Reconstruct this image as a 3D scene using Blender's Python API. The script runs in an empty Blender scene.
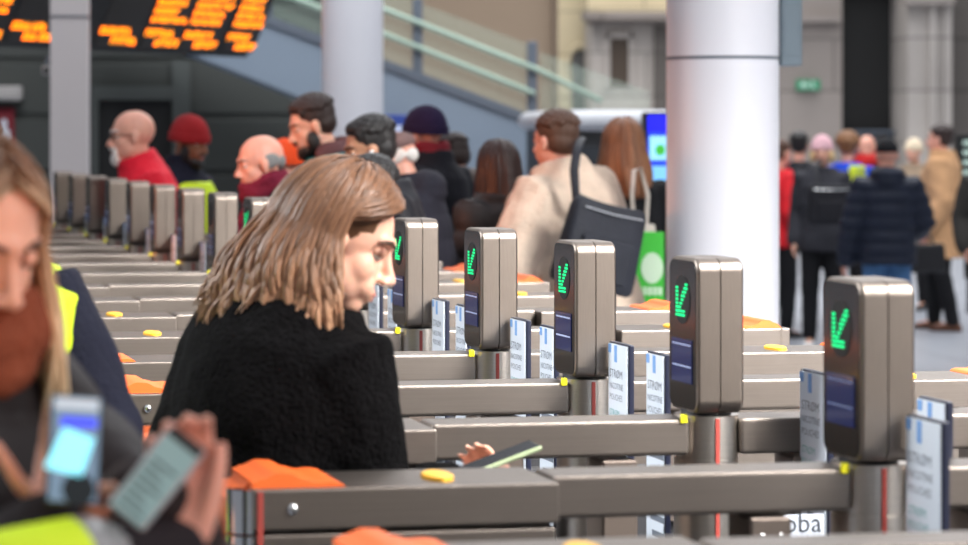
import bpy, bmesh, math, random
from mathutils import Vector, Matrix, noise
random.seed(7)
PI = math.pi
C = bpy.context.scene.collection
F, PX, HZ, EYE = 2650.0, 220.0, 129.3, 1.70      # focal length in pixels, principal column, horizon row, eye height

def W(px, py, d):
    return Vector(((px-PX)*d/F, d, EYE-(py-HZ)*d/F))

# ------------------------------------------------------------------ materials
def lin(c):
    return tuple((x/12.92 if x <= .04045 else ((x+.055)/1.055)**2.4) for x in (v/255 for v in c)) + (1,)

MATS = {}
def mat(name, rgb, rough=.6, metal=0.0, bump=0.0, bscale=40, var=0.0, vscale=6, stretch=None, emit=None, spec=.5, sss=0, coat=0, sheen=0, alpha=None, trans=0):
    if name in MATS: return MATS[name]
    m = bpy.data.materials.new(name); m.use_nodes = True
    nt = m.node_tree; b = nt.nodes['Principled BSDF']; L = nt.links
    col = lin(rgb)
    b.inputs['Base Color'].default_value = col
    b.inputs['Roughness'].default_value = rough
    b.inputs['Metallic'].default_value = metal
    b.inputs['Specular IOR Level'].default_value = spec
    if coat: b.inputs['Coat Weight'].default_value = coat; b.inputs['Coat Roughness'].default_value = .1
    if sheen: b.inputs['Sheen Weight'].default_value = sheen; b.inputs['Sheen Tint'].default_value = col
    if trans: b.inputs['Transmission Weight'].default_value = trans; b.inputs['IOR'].default_value = 1.02
    if alpha is not None: b.inputs['Alpha'].default_value = alpha
    if sss:
        b.inputs['Subsurface Weight'].default_value = sss; b.inputs['Subsurface Radius'].default_value = (.02, .008, .004); b.inputs['Subsurface Scale'].default_value = .4
    if emit:
        b.inputs['Emission Color'].default_value = lin(emit[0]); b.inputs['Emission Strength'].default_value = emit[1]
    if var or bump:
        tc = nt.nodes.new('ShaderNodeTexCoord'); mp = nt.nodes.new('ShaderNodeMapping')
        L.new(tc.outputs['Object'], mp.inputs[0])
        if stretch: mp.inputs['Scale'].default_value = stretch
    if var:
        n = nt.nodes.new('ShaderNodeTexNoise'); n.inputs['Scale'].default_value = vscale; n.inputs['Detail'].default_value = 5
        L.new(mp.outputs[0], n.inputs['Vector'])
        r = nt.nodes.new('ShaderNodeValToRGB')
        r.color_ramp.elements[0].position = .3; r.color_ramp.elements[1].position = .7
        r.color_ramp.elements[0].color = tuple(c*(1-var) for c in col[:3])+(1,)
        r.color_ramp.elements[1].color = tuple(min(1, c*(1+var)) for c in col[:3])+(1,)
        L.new(n.outputs['Fac'], r.inputs[0]); L.new(r.outputs[0], b.inputs['Base Color'])
    if bump:
        n = nt.nodes.new('ShaderNodeTexNoise'); n.inputs['Scale'].default_value = bscale; n.inputs['Detail'].default_value = 4
        L.new(mp.outputs[0], n.inputs['Vector'])
        bp = nt.nodes.new('ShaderNodeBump'); bp.inputs['Strength'].default_value = bump; bp.inputs['Distance'].default_value = .01
        L.new(n.outputs['Fac'], bp.inputs['Height']); L.new(bp.outputs[0], b.inputs['Normal'])
    MATS[name] = m
    return m

def cloth(name, rgb, rough=.85, var=.15, bump=.5, bscale=60, sheen=0):
    return mat(name, rgb, rough, var=var, vscale=9, bump=bump, bscale=bscale, spec=.25, sheen=sheen)

def hair_mat(name, c1, c2, c3=None, z0=0, z1=-.3):
    """brown to light locks; c3 is the bleached colour of the lower lengths"""
    if name in MATS: return MATS[name]
    m = bpy.data.materials.new(name); m.use_nodes = True
    nt = m.node_tree; b = nt.nodes['Principled BSDF']; L = nt.links
    g = nt.nodes.new('ShaderNodeNewGeometry'); r = nt.nodes.new('ShaderNodeValToRGB')
    r.color_ramp.elements[0].color = lin(c1); r.color_ramp.elements[1].color = lin(c2)
    tc = nt.nodes.new('ShaderNodeTexCoord')
    n = nt.nodes.new('ShaderNodeTexNoise'); n.inputs['Scale'].default_value = 30
    mp = nt.nodes.new('ShaderNodeMapping'); mp.inputs['Scale'].default_value = (3, 3, .4)
    L.new(tc.outputs['Object'], mp.inputs[0]); L.new(mp.outputs[0], n.inputs['Vector'])
    mx = nt.nodes.new('ShaderNodeMath'); mx.operation = 'MULTIPLY_ADD'; mx.inputs[1].default_value = .6
    L.new(g.outputs['Random Per Island'], mx.inputs[0])
    m2 = nt.nodes.new('ShaderNodeMath'); m2.operation = 'MULTIPLY'; m2.inputs[1].default_value = .5
    L.new(n.outputs['Fac'], m2.inputs[0]); L.new(m2.outputs[0], mx.inputs[2]); L.new(mx.outputs[0], r.inputs[0])
    out = r.outputs[0]
    if c3:
        sx = nt.nodes.new('ShaderNodeSeparateXYZ'); L.new(tc.outputs['Object'], sx.inputs[0])
        mr = nt.nodes.new('ShaderNodeMapRange'); mr.inputs[1].default_value = z0; mr.inputs[2].default_value = z1
        L.new(sx.outputs['Z'], mr.inputs[0])
        mm = nt.nodes.new('ShaderNodeMath'); mm.operation = 'MULTIPLY'; L.new(mr.outputs[0], mm.inputs[0]); L.new(mx.outputs[0], mm.inputs[1])
        mi = nt.nodes.new('ShaderNodeMix'); mi.data_type = 'RGBA'; mi.inputs[7].default_value = lin(c3)
        L.new(mm.outputs[0], mi.inputs[0]); L.new(out, mi.inputs[6]); out = mi.outputs[2]
    L.new(out, b.inputs['Base Color']); b.inputs['Roughness'].default_value = .42; b.inputs['Specular IOR Level'].default_value = .4
    MATS[name] = m
    return m

# ------------------------------------------------------------------ mesh collecting
class MB:
    def __init__(s): s.v = []; s.f = []; s.m = []
    def add(s, vs, fs, mi=0):
        b = len(s.v); s.v += [Vector(p) for p in vs]; s.f += [tuple(b+i for i in f) for f in fs]; s.m += [mi]*len(fs)
    def box(s, lo, hi, bev=0, seg=2, M=None, mi=0):
        bm = bmesh.new(); bmesh.ops.create_cube(bm, size=1)
        lo = Vector(lo); hi = Vector(hi)
        for v in bm.verts: v.co = Vector((lo[i]+(v.co[i]+.5)*(hi[i]-lo[i]) for i in range(3)))
        if bev: bmesh.ops.bevel(bm, geom=bm.edges[:], offset=bev, segments=seg, profile=.5, affect='EDGES')
        s.from_bm(bm, M, mi)
    def from_bm(s, bm, M=None, mi=0):
        bm.verts.index_update()
        vs = [(M @ v.co) if M else v.co.copy() for v in bm.verts]
        s.add(vs, [[v.index for v in f.verts] for f in bm.faces], mi); bm.free()
    def loft(s, rings, mi=0):
        n = len(rings[0]); vs = [p for r in rings for p in r]; fs = []
        for i in range(len(rings)-1):
            for j in range(n):
                k = (j+1) % n
                fs.append((i*n+j, i*n+k, (i+1)*n+k, (i+1)*n+j))
        fs.append(tuple(range(n-1, -1, -1))); fs.append(tuple((len(rings)-1)*n+j for j in range(n)))
        s.add(vs, fs, mi)
    def tube(s, pts, rad, n=10, flat=1.0, caps=True, mi=0, up=Vector((0, 0, 1))):
        pts = [Vector(p) for p in pts]
        if not hasattr(rad, '__len__'): rad = [rad]*len(pts)
        if caps:       # rounded ends
            a = (pts[0]-pts[1]).normalized(); b = (pts[-1]-pts[-2]).normalized()
            P = [pts[0]+a*rad[0]*.95, pts[0]+a*rad[0]*.7]+pts+[pts[-1]+b*rad[-1]*.7, pts[-1]+b*rad[-1]*.95]
            R = [rad[0]*.25, rad[0]*.7]+list(rad)+[rad[-1]*.7, rad[-1]*.25]
        else: P, R = pts, list(rad)
        rings = []; x = None
        for i, p in enumerate(P):
            t = (P[min(i+1, len(P)-1)]-P[max(i-1, 0)]).normalized()
            if x is None:
                x = t.cross(up)
                if x.length < .05: x = t.cross(Vector((0, 1, 0)))
            x = (x-t*x.dot(t)); x.normalize(); y = t.cross(x)
            rings.append([p+x*math.cos(a)*R[i]+y*math.sin(a)*R[i]*flat for a in (2*PI*j/n for j in range(n))])
        s.loft(rings, mi)
    def ell(s, c, r, M=None, n=14, mi=0):
        c = Vector(c); rings = []
        for i in range(1, n):
            th = PI*i/n
            ring = [Vector((r[0]*math.sin(th)*math.cos(a), r[1]*math.sin(th)*math.sin(a), -r[2]*math.cos(th)))+c for a in (2*PI*j/16 for j in range(20))]
            rings.append([M @ p for p in ring] if M else ring)
        s.loft(rings, mi)
    def cyl(s, c, r, z0, z1, n=32, mi=0):
        s.loft([[Vector((c[0]+r*math.cos(a), c[1]+r*math.sin(a), z)) for a in (2*PI*j/n for j in range(n))] for z in (z0, z1)], mi)
    def prism(s, poly, d, M=None, mi=0):
        """polygon of 3-D points extruded by vector d"""
        d = Vector(d); a = [Vector(p) for p in poly]; b = [p+d for p in a]
        n = len(a)
        fs = [tuple(range(n)), tuple(range(2*n-1, n-1, -1))]+[(i, n+i, n+(i+1) % n, (i+1) % n) for i in range(n)]
        vs = a+b
        s.add([M @ p for p in vs] if M else vs, fs, mi)
    def xform(s, M): s.v = [M @ p for p in s.v]; return s
    def mesh(s, name):
        me = bpy.data.meshes.new(name); me.from_pydata(s.v, [], s.f)
        for p, i in zip(me.polygons, s.m): p.material_index = i
        bm = bmesh.new(); bm.from_mesh(me); bmesh.ops.recalc_face_normals(bm, faces=bm.faces); bm.to_mesh(me); bm.free()
        return me
    def build(s, name, ms, parent=None, smooth=None):
        me = s.mesh(name)
        return link(name, me, ms, parent, smooth)

def link(name, me, ms, parent=None, smooth=None):
    for m in (ms if isinstance(ms, (list, tuple)) else [ms]): me.materials.append(m)
    o = bpy.data.objects.new(name, me); C.objects.link(o)
    if parent: o.parent = parent
    if smooth is not None:
        me.shade_smooth()
        if smooth < 180:
            me.set_sharp_from_angle(angle=math.radians(smooth))
            w_ = o.modifiers.new('w', 'WEIGHTED_NORMAL'); w_.keep_sharp = True; w_.weight = 90
    return o

def tag(o, label=None, cat=None, group=None, kind=None):
    if label: o['label'] = label
    if cat: o['category'] = cat
    if group: o['group'] = group
    if kind: o['kind'] = kind
    return o

def empty(name, loc=(0, 0, 0), rz=0):
    o = bpy.data.objects.new(name, None); o.empty_display_size = .1; C.objects.link(o)
    o.location = loc; o.rotation_euler = (0, 0, rz)
    return o

def struct(name, mb, m, smooth=None):
    return tag(mb.build(name, m, None, smooth), kind='structure')

def children(o): return [c for c in bpy.data.objects if c.parent == o]
def copy_tree(o, parent=None):
    c = o.copy(); C.objects.link(c)
    if parent: c.parent = parent
    for ch in children(o): copy_tree(ch, c)
    return c

def remesh(mb, voxel, iters=3, fac=.5):
    """union of closed shapes as one continuous smooth surface"""
    me = mb.mesh('tmp'); o = bpy.data.objects.new('tmp', me); C.objects.link(o)
    r = o.modifiers.new('r', 'REMESH'); r.mode = 'VOXEL'; r.voxel_size = voxel
    if iters:
        q = o.modifiers.new('s', 'SMOOTH'); q.factor = fac; q.iterations = iters
    dg = bpy.context.evaluated_depsgraph_get()
    out = bpy.data.meshes.new_from_object(o.evaluated_get(dg))
    bpy.data.objects.remove(o); bpy.data.meshes.remove(me)
    out.shade_smooth(); out.materials.clear()
    return out

def text_mesh(lines, M):
    """lines: (string, x, y, size) laid on a local XY plane, returned as one MB placed by M"""
    mb = MB()
    for s_, x, y, size in lines:
        cu = bpy.data.curves.new('t', 'FONT'); cu.body = s_; cu.size = size; cu.resolution_u = 2
        o = bpy.data.objects.new('t', cu); C.objects.link(o)
        dg = bpy.context.evaluated_depsgraph_get()
        me = bpy.data.meshes.new_from_object(o.evaluated_get(dg))
        mb.add([M @ (v.co+Vector((x, y, 0))) for v in me.vertices], [tuple(p.vertices) for p in me.polygons])
        bpy.data.objects.remove(o); bpy.data.curves.remove(cu); bpy.data.meshes.remove(me)
    return mb

# ------------------------------------------------------------------ shared materials
steel = mat('brushed_steel', (214, 207, 199), .30, 1.0, bump=.12, bscale=60, stretch=(1.5, 1.5, 40), var=.06, vscale=20)
steel_h = mat('brushed_steel_long', (128, 119, 112), .42, 1.0, bump=.10, bscale=60, stretch=(.6, 20, 40), var=.05, vscale=8)
steel_pod = mat('brushed_steel_pod', (132, 122, 114), .42, 1.0, bump=.10, bscale=50, stretch=(40, 40, 1.5), var=.05, vscale=20)
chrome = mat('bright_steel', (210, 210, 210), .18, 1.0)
pod_face = mat('dark_gloss_panel', (38, 36, 36), .22, .3, coat=.4)
black = mat('black_plastic', (14, 14, 16), .5)
dark_box = mat('dark_housing', (34, 34, 38), .55)
bracket_m = mat('brown_steel_bracket', (120, 108, 100), .45, .8)
orange_m = mat('orange_plastic', (240, 106, 40), .5, var=.05)
orange_red = mat('red_orange_reflector', (225, 62, 20), .3, coat=.5)
yellow_disc = mat('yellow_reader', (240, 180, 50), .4)
yellow_tab = mat('yellow_sticker', (245, 235, 20), .5)
green_led = mat('green_led', (20, 200, 120), .4, emit=((10, 225, 130), 1.25))
screen_m = mat('blue_screen', (20, 30, 70), .12, coat=.6, emit=((44, 64, 130), .16))
screen_line = mat('screen_line', (190, 200, 230), .3, emit=((150, 165, 205), .2))
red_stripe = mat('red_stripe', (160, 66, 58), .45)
ad_white = mat('advert_white', (222, 230, 240), .35, coat=.2)
ad_blue = mat('advert_blue', (120, 165, 220), .4)
ad_ink = mat('advert_ink', (108, 116, 128), .5)
ad_teal = mat('advert_teal', (110, 172, 170), .5)
navy_edge = mat('navy_edge', (24, 28, 46), .35)
white_paint = mat('white_paint', (212, 212, 219), .42, var=.03, vscale=1.2)

# ------------------------------------------------------------------ the ticket gates
TH = math.radians(10.165)
U = Vector((math.cos(TH), math.sin(TH), 0)); V = Vector((math.sin(TH), -math.cos(TH), 0))
PITCH = .746
G1 = Vector((1.064, 4.35, 0))
def G(n): return G1-V*PITCH*(n-1)
def gate_pt(n, s, t, z=0): return G(n)+U*s+V*t+Vector((0, 0, z))
# gate local frame: +X along the passage (to the right), +Y away from the camera across the aisle
ZT = EYE-.553          # top of cabinets
HB, HT = EYE-.539, EYE-.244   # reader head bottom, top

def head_half(x0, x1):
    mb = MB(); bm = bmesh.new(); bmesh.ops.create_cube(bm, size=1)
    for v in bm.verts: v.co = Vector(((x0+x1)/2+v.co.x*(x1-x0), v.co.y*.156, (HB+HT)/2+v.co.z*(HT-HB)))
    bmesh.ops.bevel(bm, geom=[e for e in bm.edges if abs(e.verts[0].co.x-e.verts[1].co.x) > .005], offset=.026, segments=6, profile=.5, affect='EDGES')
    xo = x0 if abs(x0) > abs(x1) else x1
    bmesh.ops.bevel(bm, geom=[e for e in bm.edges if all(abs(v.co.x-xo) < 1e-5 for v in e.verts)], offset=.0075, segments=3, profile=.5, affect='EDGES')
    mb.from_bm(bm)
    return mb

def make_gate():
    root = empty('ticket_gate')
    # ----- cabinets (left one faces the entry, right one mirrored)
    for sg in (-1, 1):
        mb = MB()
        x0, x1 = sorted((sg*.557, sg*1.05))
        mb.box((x0, -.098, ZT-.066), (x1, .098, ZT), .006, 2)
        mb.box((x0+.004, -.094, .12), (x1-.004, .094, ZT-.071), .006, 2)
        mb.box((x0+.02, -.085, 0), (x1-.02, .085, .12), .004, 1)
        cab = mb.build('cabinet', steel_h, root, 40)
        # rounded corner strips; darker steel at the right end stands for its dimmer light
        for sy in (-1, 1):
            cs = MB(); rr = .036; cx_, cy_ = sg*(1.082-rr if sg < 0 else 1.056-rr), sy*(.0985-rr)
            arc = [Vector((cx_+sg*rr*math.cos(a), cy_+sy*rr*math.sin(a), 0)) for a in (PI/2*j/10 for j in range(11))]+[Vector((cx_, cy_, 0))]
            for z0, z1 in ((.12, ZT-.073), (ZT-.069, ZT-.002)):
                cs.prism([p+Vector((0, 0, z0)) for p in arc], (0, 0, z1-z0))
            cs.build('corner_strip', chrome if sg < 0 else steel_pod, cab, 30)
        if sg < 0:
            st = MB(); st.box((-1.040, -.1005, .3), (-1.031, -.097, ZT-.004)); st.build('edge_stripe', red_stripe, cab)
        # orange nose: a low wave over the end, then a narrower band down the end face
        key = ((0, -.016), (.12, -.004), (.28, .014), (.42, .0225), (.52, .0215), (.66, .011), (.76, .0065), (.88, .0075), (.96, .0055), (1, .001))
        def wave(t):
            for (ta, ha), (tb, hb) in zip(key, key[1:]):
                if ta <= t <= tb:
                    q = (t-ta)/(tb-ta); q = q*q*(3-2*q); return ha+(hb-ha)*q
            return 0
        XE = 1.083 if sg < 0 else 1.052
        P_ = [(XE-(XE-.90)*i/30, ZT+wave(i/30)) for i in range(31)]
        xs = 1.046
        mb = MB()
        inner = [p for p in P_ if p[0] < xs]
        mb.prism([Vector((sg*x, -.090, z)) for x, z in [(xs, ZT-.006), (xs, inner[0][1])]+inner+[(.90, ZT-.006)]], (0, .18, 0))
        outer = [p for p in P_ if p[0] >= xs-.01]
        mb.prism([Vector((sg*x, -.060, z)) for x, z in [(XE, ZT-.074)]+outer+[(xs-.01, ZT-.074)]], (0, .12, 0))
        mb.build('end_cap', orange_m, cab, 50)
        if sg < 0:
            mb = MB(); mb.box((-1.086, -.058, ZT-.17), (-1.040, .058, ZT-.086), .012, 3); mb.build('reflector', orange_red, cab, 50)
        # yellow smartcard target on the top
        mb = MB(); mb.loft([[Vector((sg*.735+.024*k*math.cos(a), .046*k*math.sin(a)-.02, z)) for a in (2*PI*j/28 for j in range(28))] for k, z in ((1, ZT-.002), (1, ZT+.006), (.8, ZT+.009))])
        mb.build('card_target', yellow_disc, cab, 50)
        if sg < 0: mb = MB(); mb.ell((sg*.985, -.099, ZT-.032), (.009, .006, .009)); mb.build('bolt', chrome, cab, 60)
        # ----- rail
        mb = MB(); x0, x1 = sorted((sg*.05, sg*.556))
        mb.box((x0, -.05, ZT-.066), (x1, .05, ZT+.004), .009, 2)
        rail = mb.build('rail', steel_h, root, 40)
        mb = MB(); xa, xb = sorted((sg*.09, sg*.53)); mb.box((xa, -.035, .1), (xb, .035, .86), .004, 1); mb.build('lower_panel', dark_box, root)
        mb = MB(); xa, xb = sorted((sg*.155, sg*.225)); mb.box((xa, -.055, .84), (xb, .045, ZT-.072), .004, 1)
        br = mb.build('paddle_bracket', bracket_m, root)
        sc = MB()
        for k in (-.016, .016): sc.ell((sg*.19+k, -.056, ZT-.1), (.004, .003, .004))
        sc.build('screw', chrome, br, 60)
    # ----- post
    mb = MB()
    r = .061
    for z0, z1, rr in ((0, .02, .085), (.02, ZT-.075, r), (ZT-.071, HB-.006, r), (ZT-.078, ZT-.068, r-.003)): mb.cyl((0, 0), rr, z0, z1, 40)
    post = mb.build('post', steel, root, 40)
    mb = MB(); mb.cyl((0, 0), .048, HB-.008, HB+.004, 32); mb.build('neck_ring', dark_box, post, 40)
    mb = MB(); mb.box((-.004, -.0635, .3), (.004, -.059, HB-.01)); mb.build('reflection_stripe', red_stripe, post)  # red reflection on the steel, built as a thin coloured strip
    mb = MB(); mb.box((-.069, -.0545, ZT-.004), (-.056, -.046, ZT+.013), .002, 2); mb.build('yellow_tab', yellow_tab, post, 40)
    # ----- reader head
    mb = head_half(-.0465, -.0012); b2 = head_half(.0012, .0465)
    # only round the outer edges: overlap a plain core so that the seam stays a fine line
    mb.add(b2.v, b2.f)
    mb.box((-.02, -.074, HB+.02), (.02, .074, HT-.02), 0); mb.box((-.02, -.052, HB+.004), (.02, .052, HT-.004), 0)
    head = mb.build('reader_head', steel_pod, root, 40)
    for sg in (-1, 1):
        mb = MB(); xa, xb = sorted((sg*.036, sg*.0475))
        bm = bmesh.new(); bmesh.ops.create_cube(bm, size=1)
        for v in bm.verts: v.co = Vector(((xa+xb)/2+v.co.x*(xb-xa), v.co.y*.143, (HB+HT)/2+v.co.z*(HT-HB-.013)))
        bmesh.ops.bevel(bm, geom=[e for e in bm.edges if abs(e.verts[0].co.x-e.verts[1].co.x) > .005], offset=.02, segments=5, profile=.5, affect='EDGES')
        mb.from_bm(bm); fp = mb.build('face_panel', pod_face, head, 40)
        X = sg*.048
        zc = HT-.082
        mb = MB(); mb.loft([[Vector((x, .043*math.cos(a), zc+.047*math.sin(a))) for a in (2*PI*j/32 for j in range(32))] for x in (X-.0015*sg, X+.0006*sg)])
        mb.build('arrow_window', black, head, 40)
        mb = MB(); pts = set()      # dot matrix arrow pointing down to the left
        for i in range(8): pts.add((-4, -4+i)); pts.add((-3, -4+i))
        for i in range(7): pts.add((-4+i, -4)); pts.add((-4+i, -3))
        for i in range(9): pts.add((-4+i, -4+i)); pts.add((-3+i, -4+i)) if i < 8 else None; pts.add((-4+i, -3+i)) if 3 < i < 8 else None
        for (i, j) in pts:
            if i*i+j*j > 34: continue
            y, z = -i*.0072, zc+j*.0074
            mb.loft([[Vector((x, y+.0026*math.cos(a), z+.0026*math.sin(a))) for a in (2*PI*q/8 for q in range(8))] for x in (X, X+.0018*sg)])
        mb.build('lit_arrow', green_led, head)
        z1, z0 = HT-.157, HT-.240
        mb = MB(); mb.box((min(X, X+.001*sg)-.0005, -.055, z0), (max(X, X+.001*sg), .055, z1), .0004, 1); mb.build('display_screen', screen_m, head)
        mb = MB()
        for zz in (z0+.03, z1-.012): mb.box((min(X, X+.0015*sg), -.05, zz), (max(X, X+.0015*sg), .05, zz+.0035))
        mb.build('display_text', screen_line, head)
    # ----- the two glass-like advertising paddles of the aisle on the near side / far side
    for nm, y0, y1 in (('near', -.225, -.095), ('far', PITCH-.465-PITCH*0, 0)):
        pass
    def paddle(ya, yb, s):
        """advertising paddle spanning local y from ya to yb at passage position s"""
        w = yb-ya; zt = EYE-.457
        mb = MB(); mb.box((-.010, 0, .30), (.003, w, zt), .003, 2)
        p = mb.build('paddle', navy_edge, root, 40); p.location = (s, ya, 0)
        mb = MB(); mb.box((-.0125, .004, .34), (-.0095, w-.004, zt-.004)); sh = mb.build('advert_sheet', ad_white, p)
        M = Matrix(((0, 0, -1, -.0128), (-1, 0, 0, w), (0, 1, 0, 0), (0, 0, 0, 1)))   # text plane facing the entry
        for a, b, z in ((.004, .022, .018), (.044, .060, .036)):
            mb = MB(); mb.box((-.0132, w-b, zt-.006-z), (-.0120, w-a, zt-.006)); mb.build('advert_tab', ad_blue, p)
        tm = text_mesh([('STRØM', .012, zt-.076, .026), ('NICOTINE', .012, zt-.100, .019), ('POUCHES', .012, zt-.124, .019)], M)
        tm.build('advert_lettering', ad_ink, p)
        tm = text_mesh([('STRØM', .012, zt-.158, .020), ('POUCHES', .012, zt-.180, .017)], M)
        tm.build('advert_lettering', ad_teal, p)
        mb = MB()
        for k in range(9):
            z = zt-.215-.032*k
            mb.box((-.0132, w-.11, z), (-.0120, w-.02-.03*((k*7) % 3)/3, z+.012))
        mb.build('advert_bars', ad_ink, p)
        a = MB(); a.box((-.008, 0, .60), (.010, .001, .62)); 
        return p
    pa = paddle(-.222, -.092, .035)
    pb = paddle(.285, .395, .030)
    # swing arms that carry the paddles under the rails
    mb = MB(); mb.box((.028, -.10, .70), (.044, -.02, .82), .003, 1); mb.box((.028, .02, .70), (.046, .29, .80), .003, 1)
    mb.build('swing_arm', dark_box, root)
    return root, pa, pb

gate_labels = [
 'steel ticket gate nearest the camera, only its rail and orange nose at the bottom edge',
 'steel ticket gate in front of the woman in black, with the largest reader head',
 'steel ticket gate just behind the woman in black, second largest lit reader head',
 'steel ticket gate with third lit reader head counting from the nearest',
 'steel ticket gate with fourth lit reader head, just under the long-haired woman in the puffer',
 'steel ticket gate whose lit reader head stands right beside the smiling woman\'s face',
 'steel ticket gate with its reader head hidden behind the brown-haired woman\'s face',
 'steel ticket gate with its reader head hidden behind the brown-haired woman\'s hair',
 'grey ticket gate with lit green window, first to the left of the woman\'s brown hair',
 'grey ticket gate second to the left of the brown hair, under the balding man',
 'grey ticket gate third to the left of the brown hair, under the red hat',
 'grey ticket gate fourth to the left of the brown hair, before the red jacket',
 'grey ticket gate fifth to the left of the brown hair, under the red jacket\'s front',
 'grey ticket gate sixth to the left of the brown hair, below the white beard',
 'distant grey ticket gate just right of the square white pillar\'s foot',
 'distant grey ticket gate in front of the square white pillar\'s foot',
 'farthest grey ticket gate of the row, beside the blonde woman\'s hair',
]
proto, pa, pb = make_gate()
for n in range(0, 17):
    g = proto if n == 0 else copy_tree(proto)
    tag(g, gate_labels[n], 'ticket gate', 'row of ticket gates')
    g.location = G(n); g.rotation_euler = (0, 0, TH)
    pads = sorted([c for c in children(g) if c.name.startswith('paddle') and 'bracket' not in c.name], key=lambda c: c.location.y)
    if n >= 9:               # no lit arrow on the farther gates
        for hd in [c for c in children(g) if c.name.startswith('reader_head')]:
            for q in children(hd):
                if q.name.startswith('lit_arrow'): bpy.data.objects.remove(q)
    if n == 2: pads[0].location = (.183, -.175, 0)      # this aisle is open: paddles drawn back
    if n == 1: pads[1].location = (.177, .062, 0)
    if n == 2:
        mb = MB(); mb.box((.070, -.200, .55), (.156, -.192, .986), .002, 1); ap = mb.build('advert_panel', mat('advert_grey', (178, 184, 194), .4), g)
        tm = text_mesh([('oba', .074, .954, .052)], Matrix(((1, 0, 0, 0), (0, 0, -1, -.2006), (0, 1, 0, 0), (0, 0, 0, 1))))
        tm.build('advert_lettering', mat('dark_ink', (50, 54, 62), .5), ap)

# ------------------------------------------------------------------ people
skin_light = mat('skin_light', (226, 172, 148), .5, sss=.15, var=.05, vscale=20)
skin_pink = mat('skin_pink', (218, 158, 138), .5, sss=.15, var=.06, vscale=20)
skin_dark = mat('skin_dark', (136, 88, 64), .5, sss=.1, var=.06, vscale=20)
skin_olive = mat('skin_olive', (190, 140, 112), .5, sss=.15, var=.05, vscale=20)
eye_white = mat('eye_white', (225, 220, 215), .3); iris = mat('iris', (50, 36, 28), .2)
lip_m = mat('lips', (198, 118, 110), .45)
shoe_black = mat('shoe_black', (22, 20, 20), .45)
shoe_brown = mat('shoe_brown', (92, 52, 28), .4)
shoe_white = mat('shoe_white', (225, 225, 225), .5)
trouser_black = cloth('trouser_black', (24, 24, 27))
jeans = cloth('jeans_blue', (72, 108, 150))

def rotx(a): return Matrix.Rotation(math.radians(a), 4, 'X')
def rotz(a): return Matrix.Rotation(math.radians(a), 4, 'Z')

def add_hand(mb, wrist, d, n, side, curl=(25, 30, 20), spread=6, thumb=(35, 20), k=1.0, curls=None):
    """palm, four fingers and a thumb; d = finger direction, n = palm normal; all lengths in metres"""
    Y = Vector(d).normalized(); N = Vector(n); N = (N-Y*N.dot(Y)).normalized(); X = Y.cross(N)*(1 if side == 'R' else -1)
    P = lambda x, y, z: Vector(wrist)+(X*x+Y*y+N*z)*k
    # palm: a flattened loft
    rings = []
    for y, w, t in ((-.012, .024, .019), (.012, .028, .017), (.045, .038, .016), (.08, .042, .0135), (.096, .040, .010)):
        rings.append([P(w*math.cos(a), y, t*math.sin(a)) for a in (2*PI*j/14 for j in range(14))])
    mb.loft(rings)
    L = ((.030, .041, .026, .021), (.010, .045, .029, .022), (-.011, .041, .027, .021), (-.031, .033, .021, .018))
    for i, (x, a, b, c) in enumerate(L):
        cc = curls[i] if curls else curl
        sp = math.radians((1.2-i*.8)*spread)
        base = P(x*.95, .088, 0); ang = 0; pts = [P(x*.9, .05, 0), base]; p = base.copy()
        Yd = (Y*math.cos(sp)+X*math.sin(sp))
        for seg, ln in zip(cc, (a, b, c)):
            ang += math.radians(seg)
            p = p+(Yd*math.cos(ang)+N*math.sin(ang))*ln*k; pts.append(p.copy())
        r = (.0095, .0095, .0088, .0080, .0066) if i < 3 else (.0085, .0085, .0076, .007, .006)
        mb.tube(pts, [q*k for q in r], 9)
    a1, a2 = (math.radians(q) for q in thumb)
    b0 = P(.020, .018, .004)
    d1 = (Y*math.cos(a1+.2)+X*math.sin(a1+.2)*.9+N*.35).normalized()
    p1 = b0+d1*.040*k
    d2 = (Y*math.cos(a1-a2*.6)+X*math.sin(a1-a2*.6)*.8+N*(.25+math.sin(a2)*.6)).normalized()
    p2 = p1+d2*.032*k; p3 = p2+(d2+Y*.2).normalized()*.025*k
    mb.tube([b0, p1, p2, p3], [.015*k, .012*k, .0105*k, .008*k], 9)

def sections(mb, secs, T, n=20, bend=None):
    rings = []
    for z, rx, ry, yo in secs:
        rings.append([T @ Vector((rx*math.cos(a), yo+ry*math.sin(a), z)) for a in (2*PI*j/n for j in range(n))])
    mb.loft(rings)

def displace(me, fn):
    nr = [v.normal.copy() for v in me.vertices]
    for v, n in zip(me.vertices, nr): v.co += n*fn(v.co)

def wrinkle(amp, freq):
    return lambda c: amp*(noise.noise(c*freq)+.5*noise.noise(c*freq*2.3+Vector((5, 1, 2))))
def quilt(amp, rows, wr=.004):
    w = wrinkle(wr, 9)
    return lambda c: amp*(abs(math.sin(c.z*PI*rows))**.6-.6)+w(c)

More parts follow.
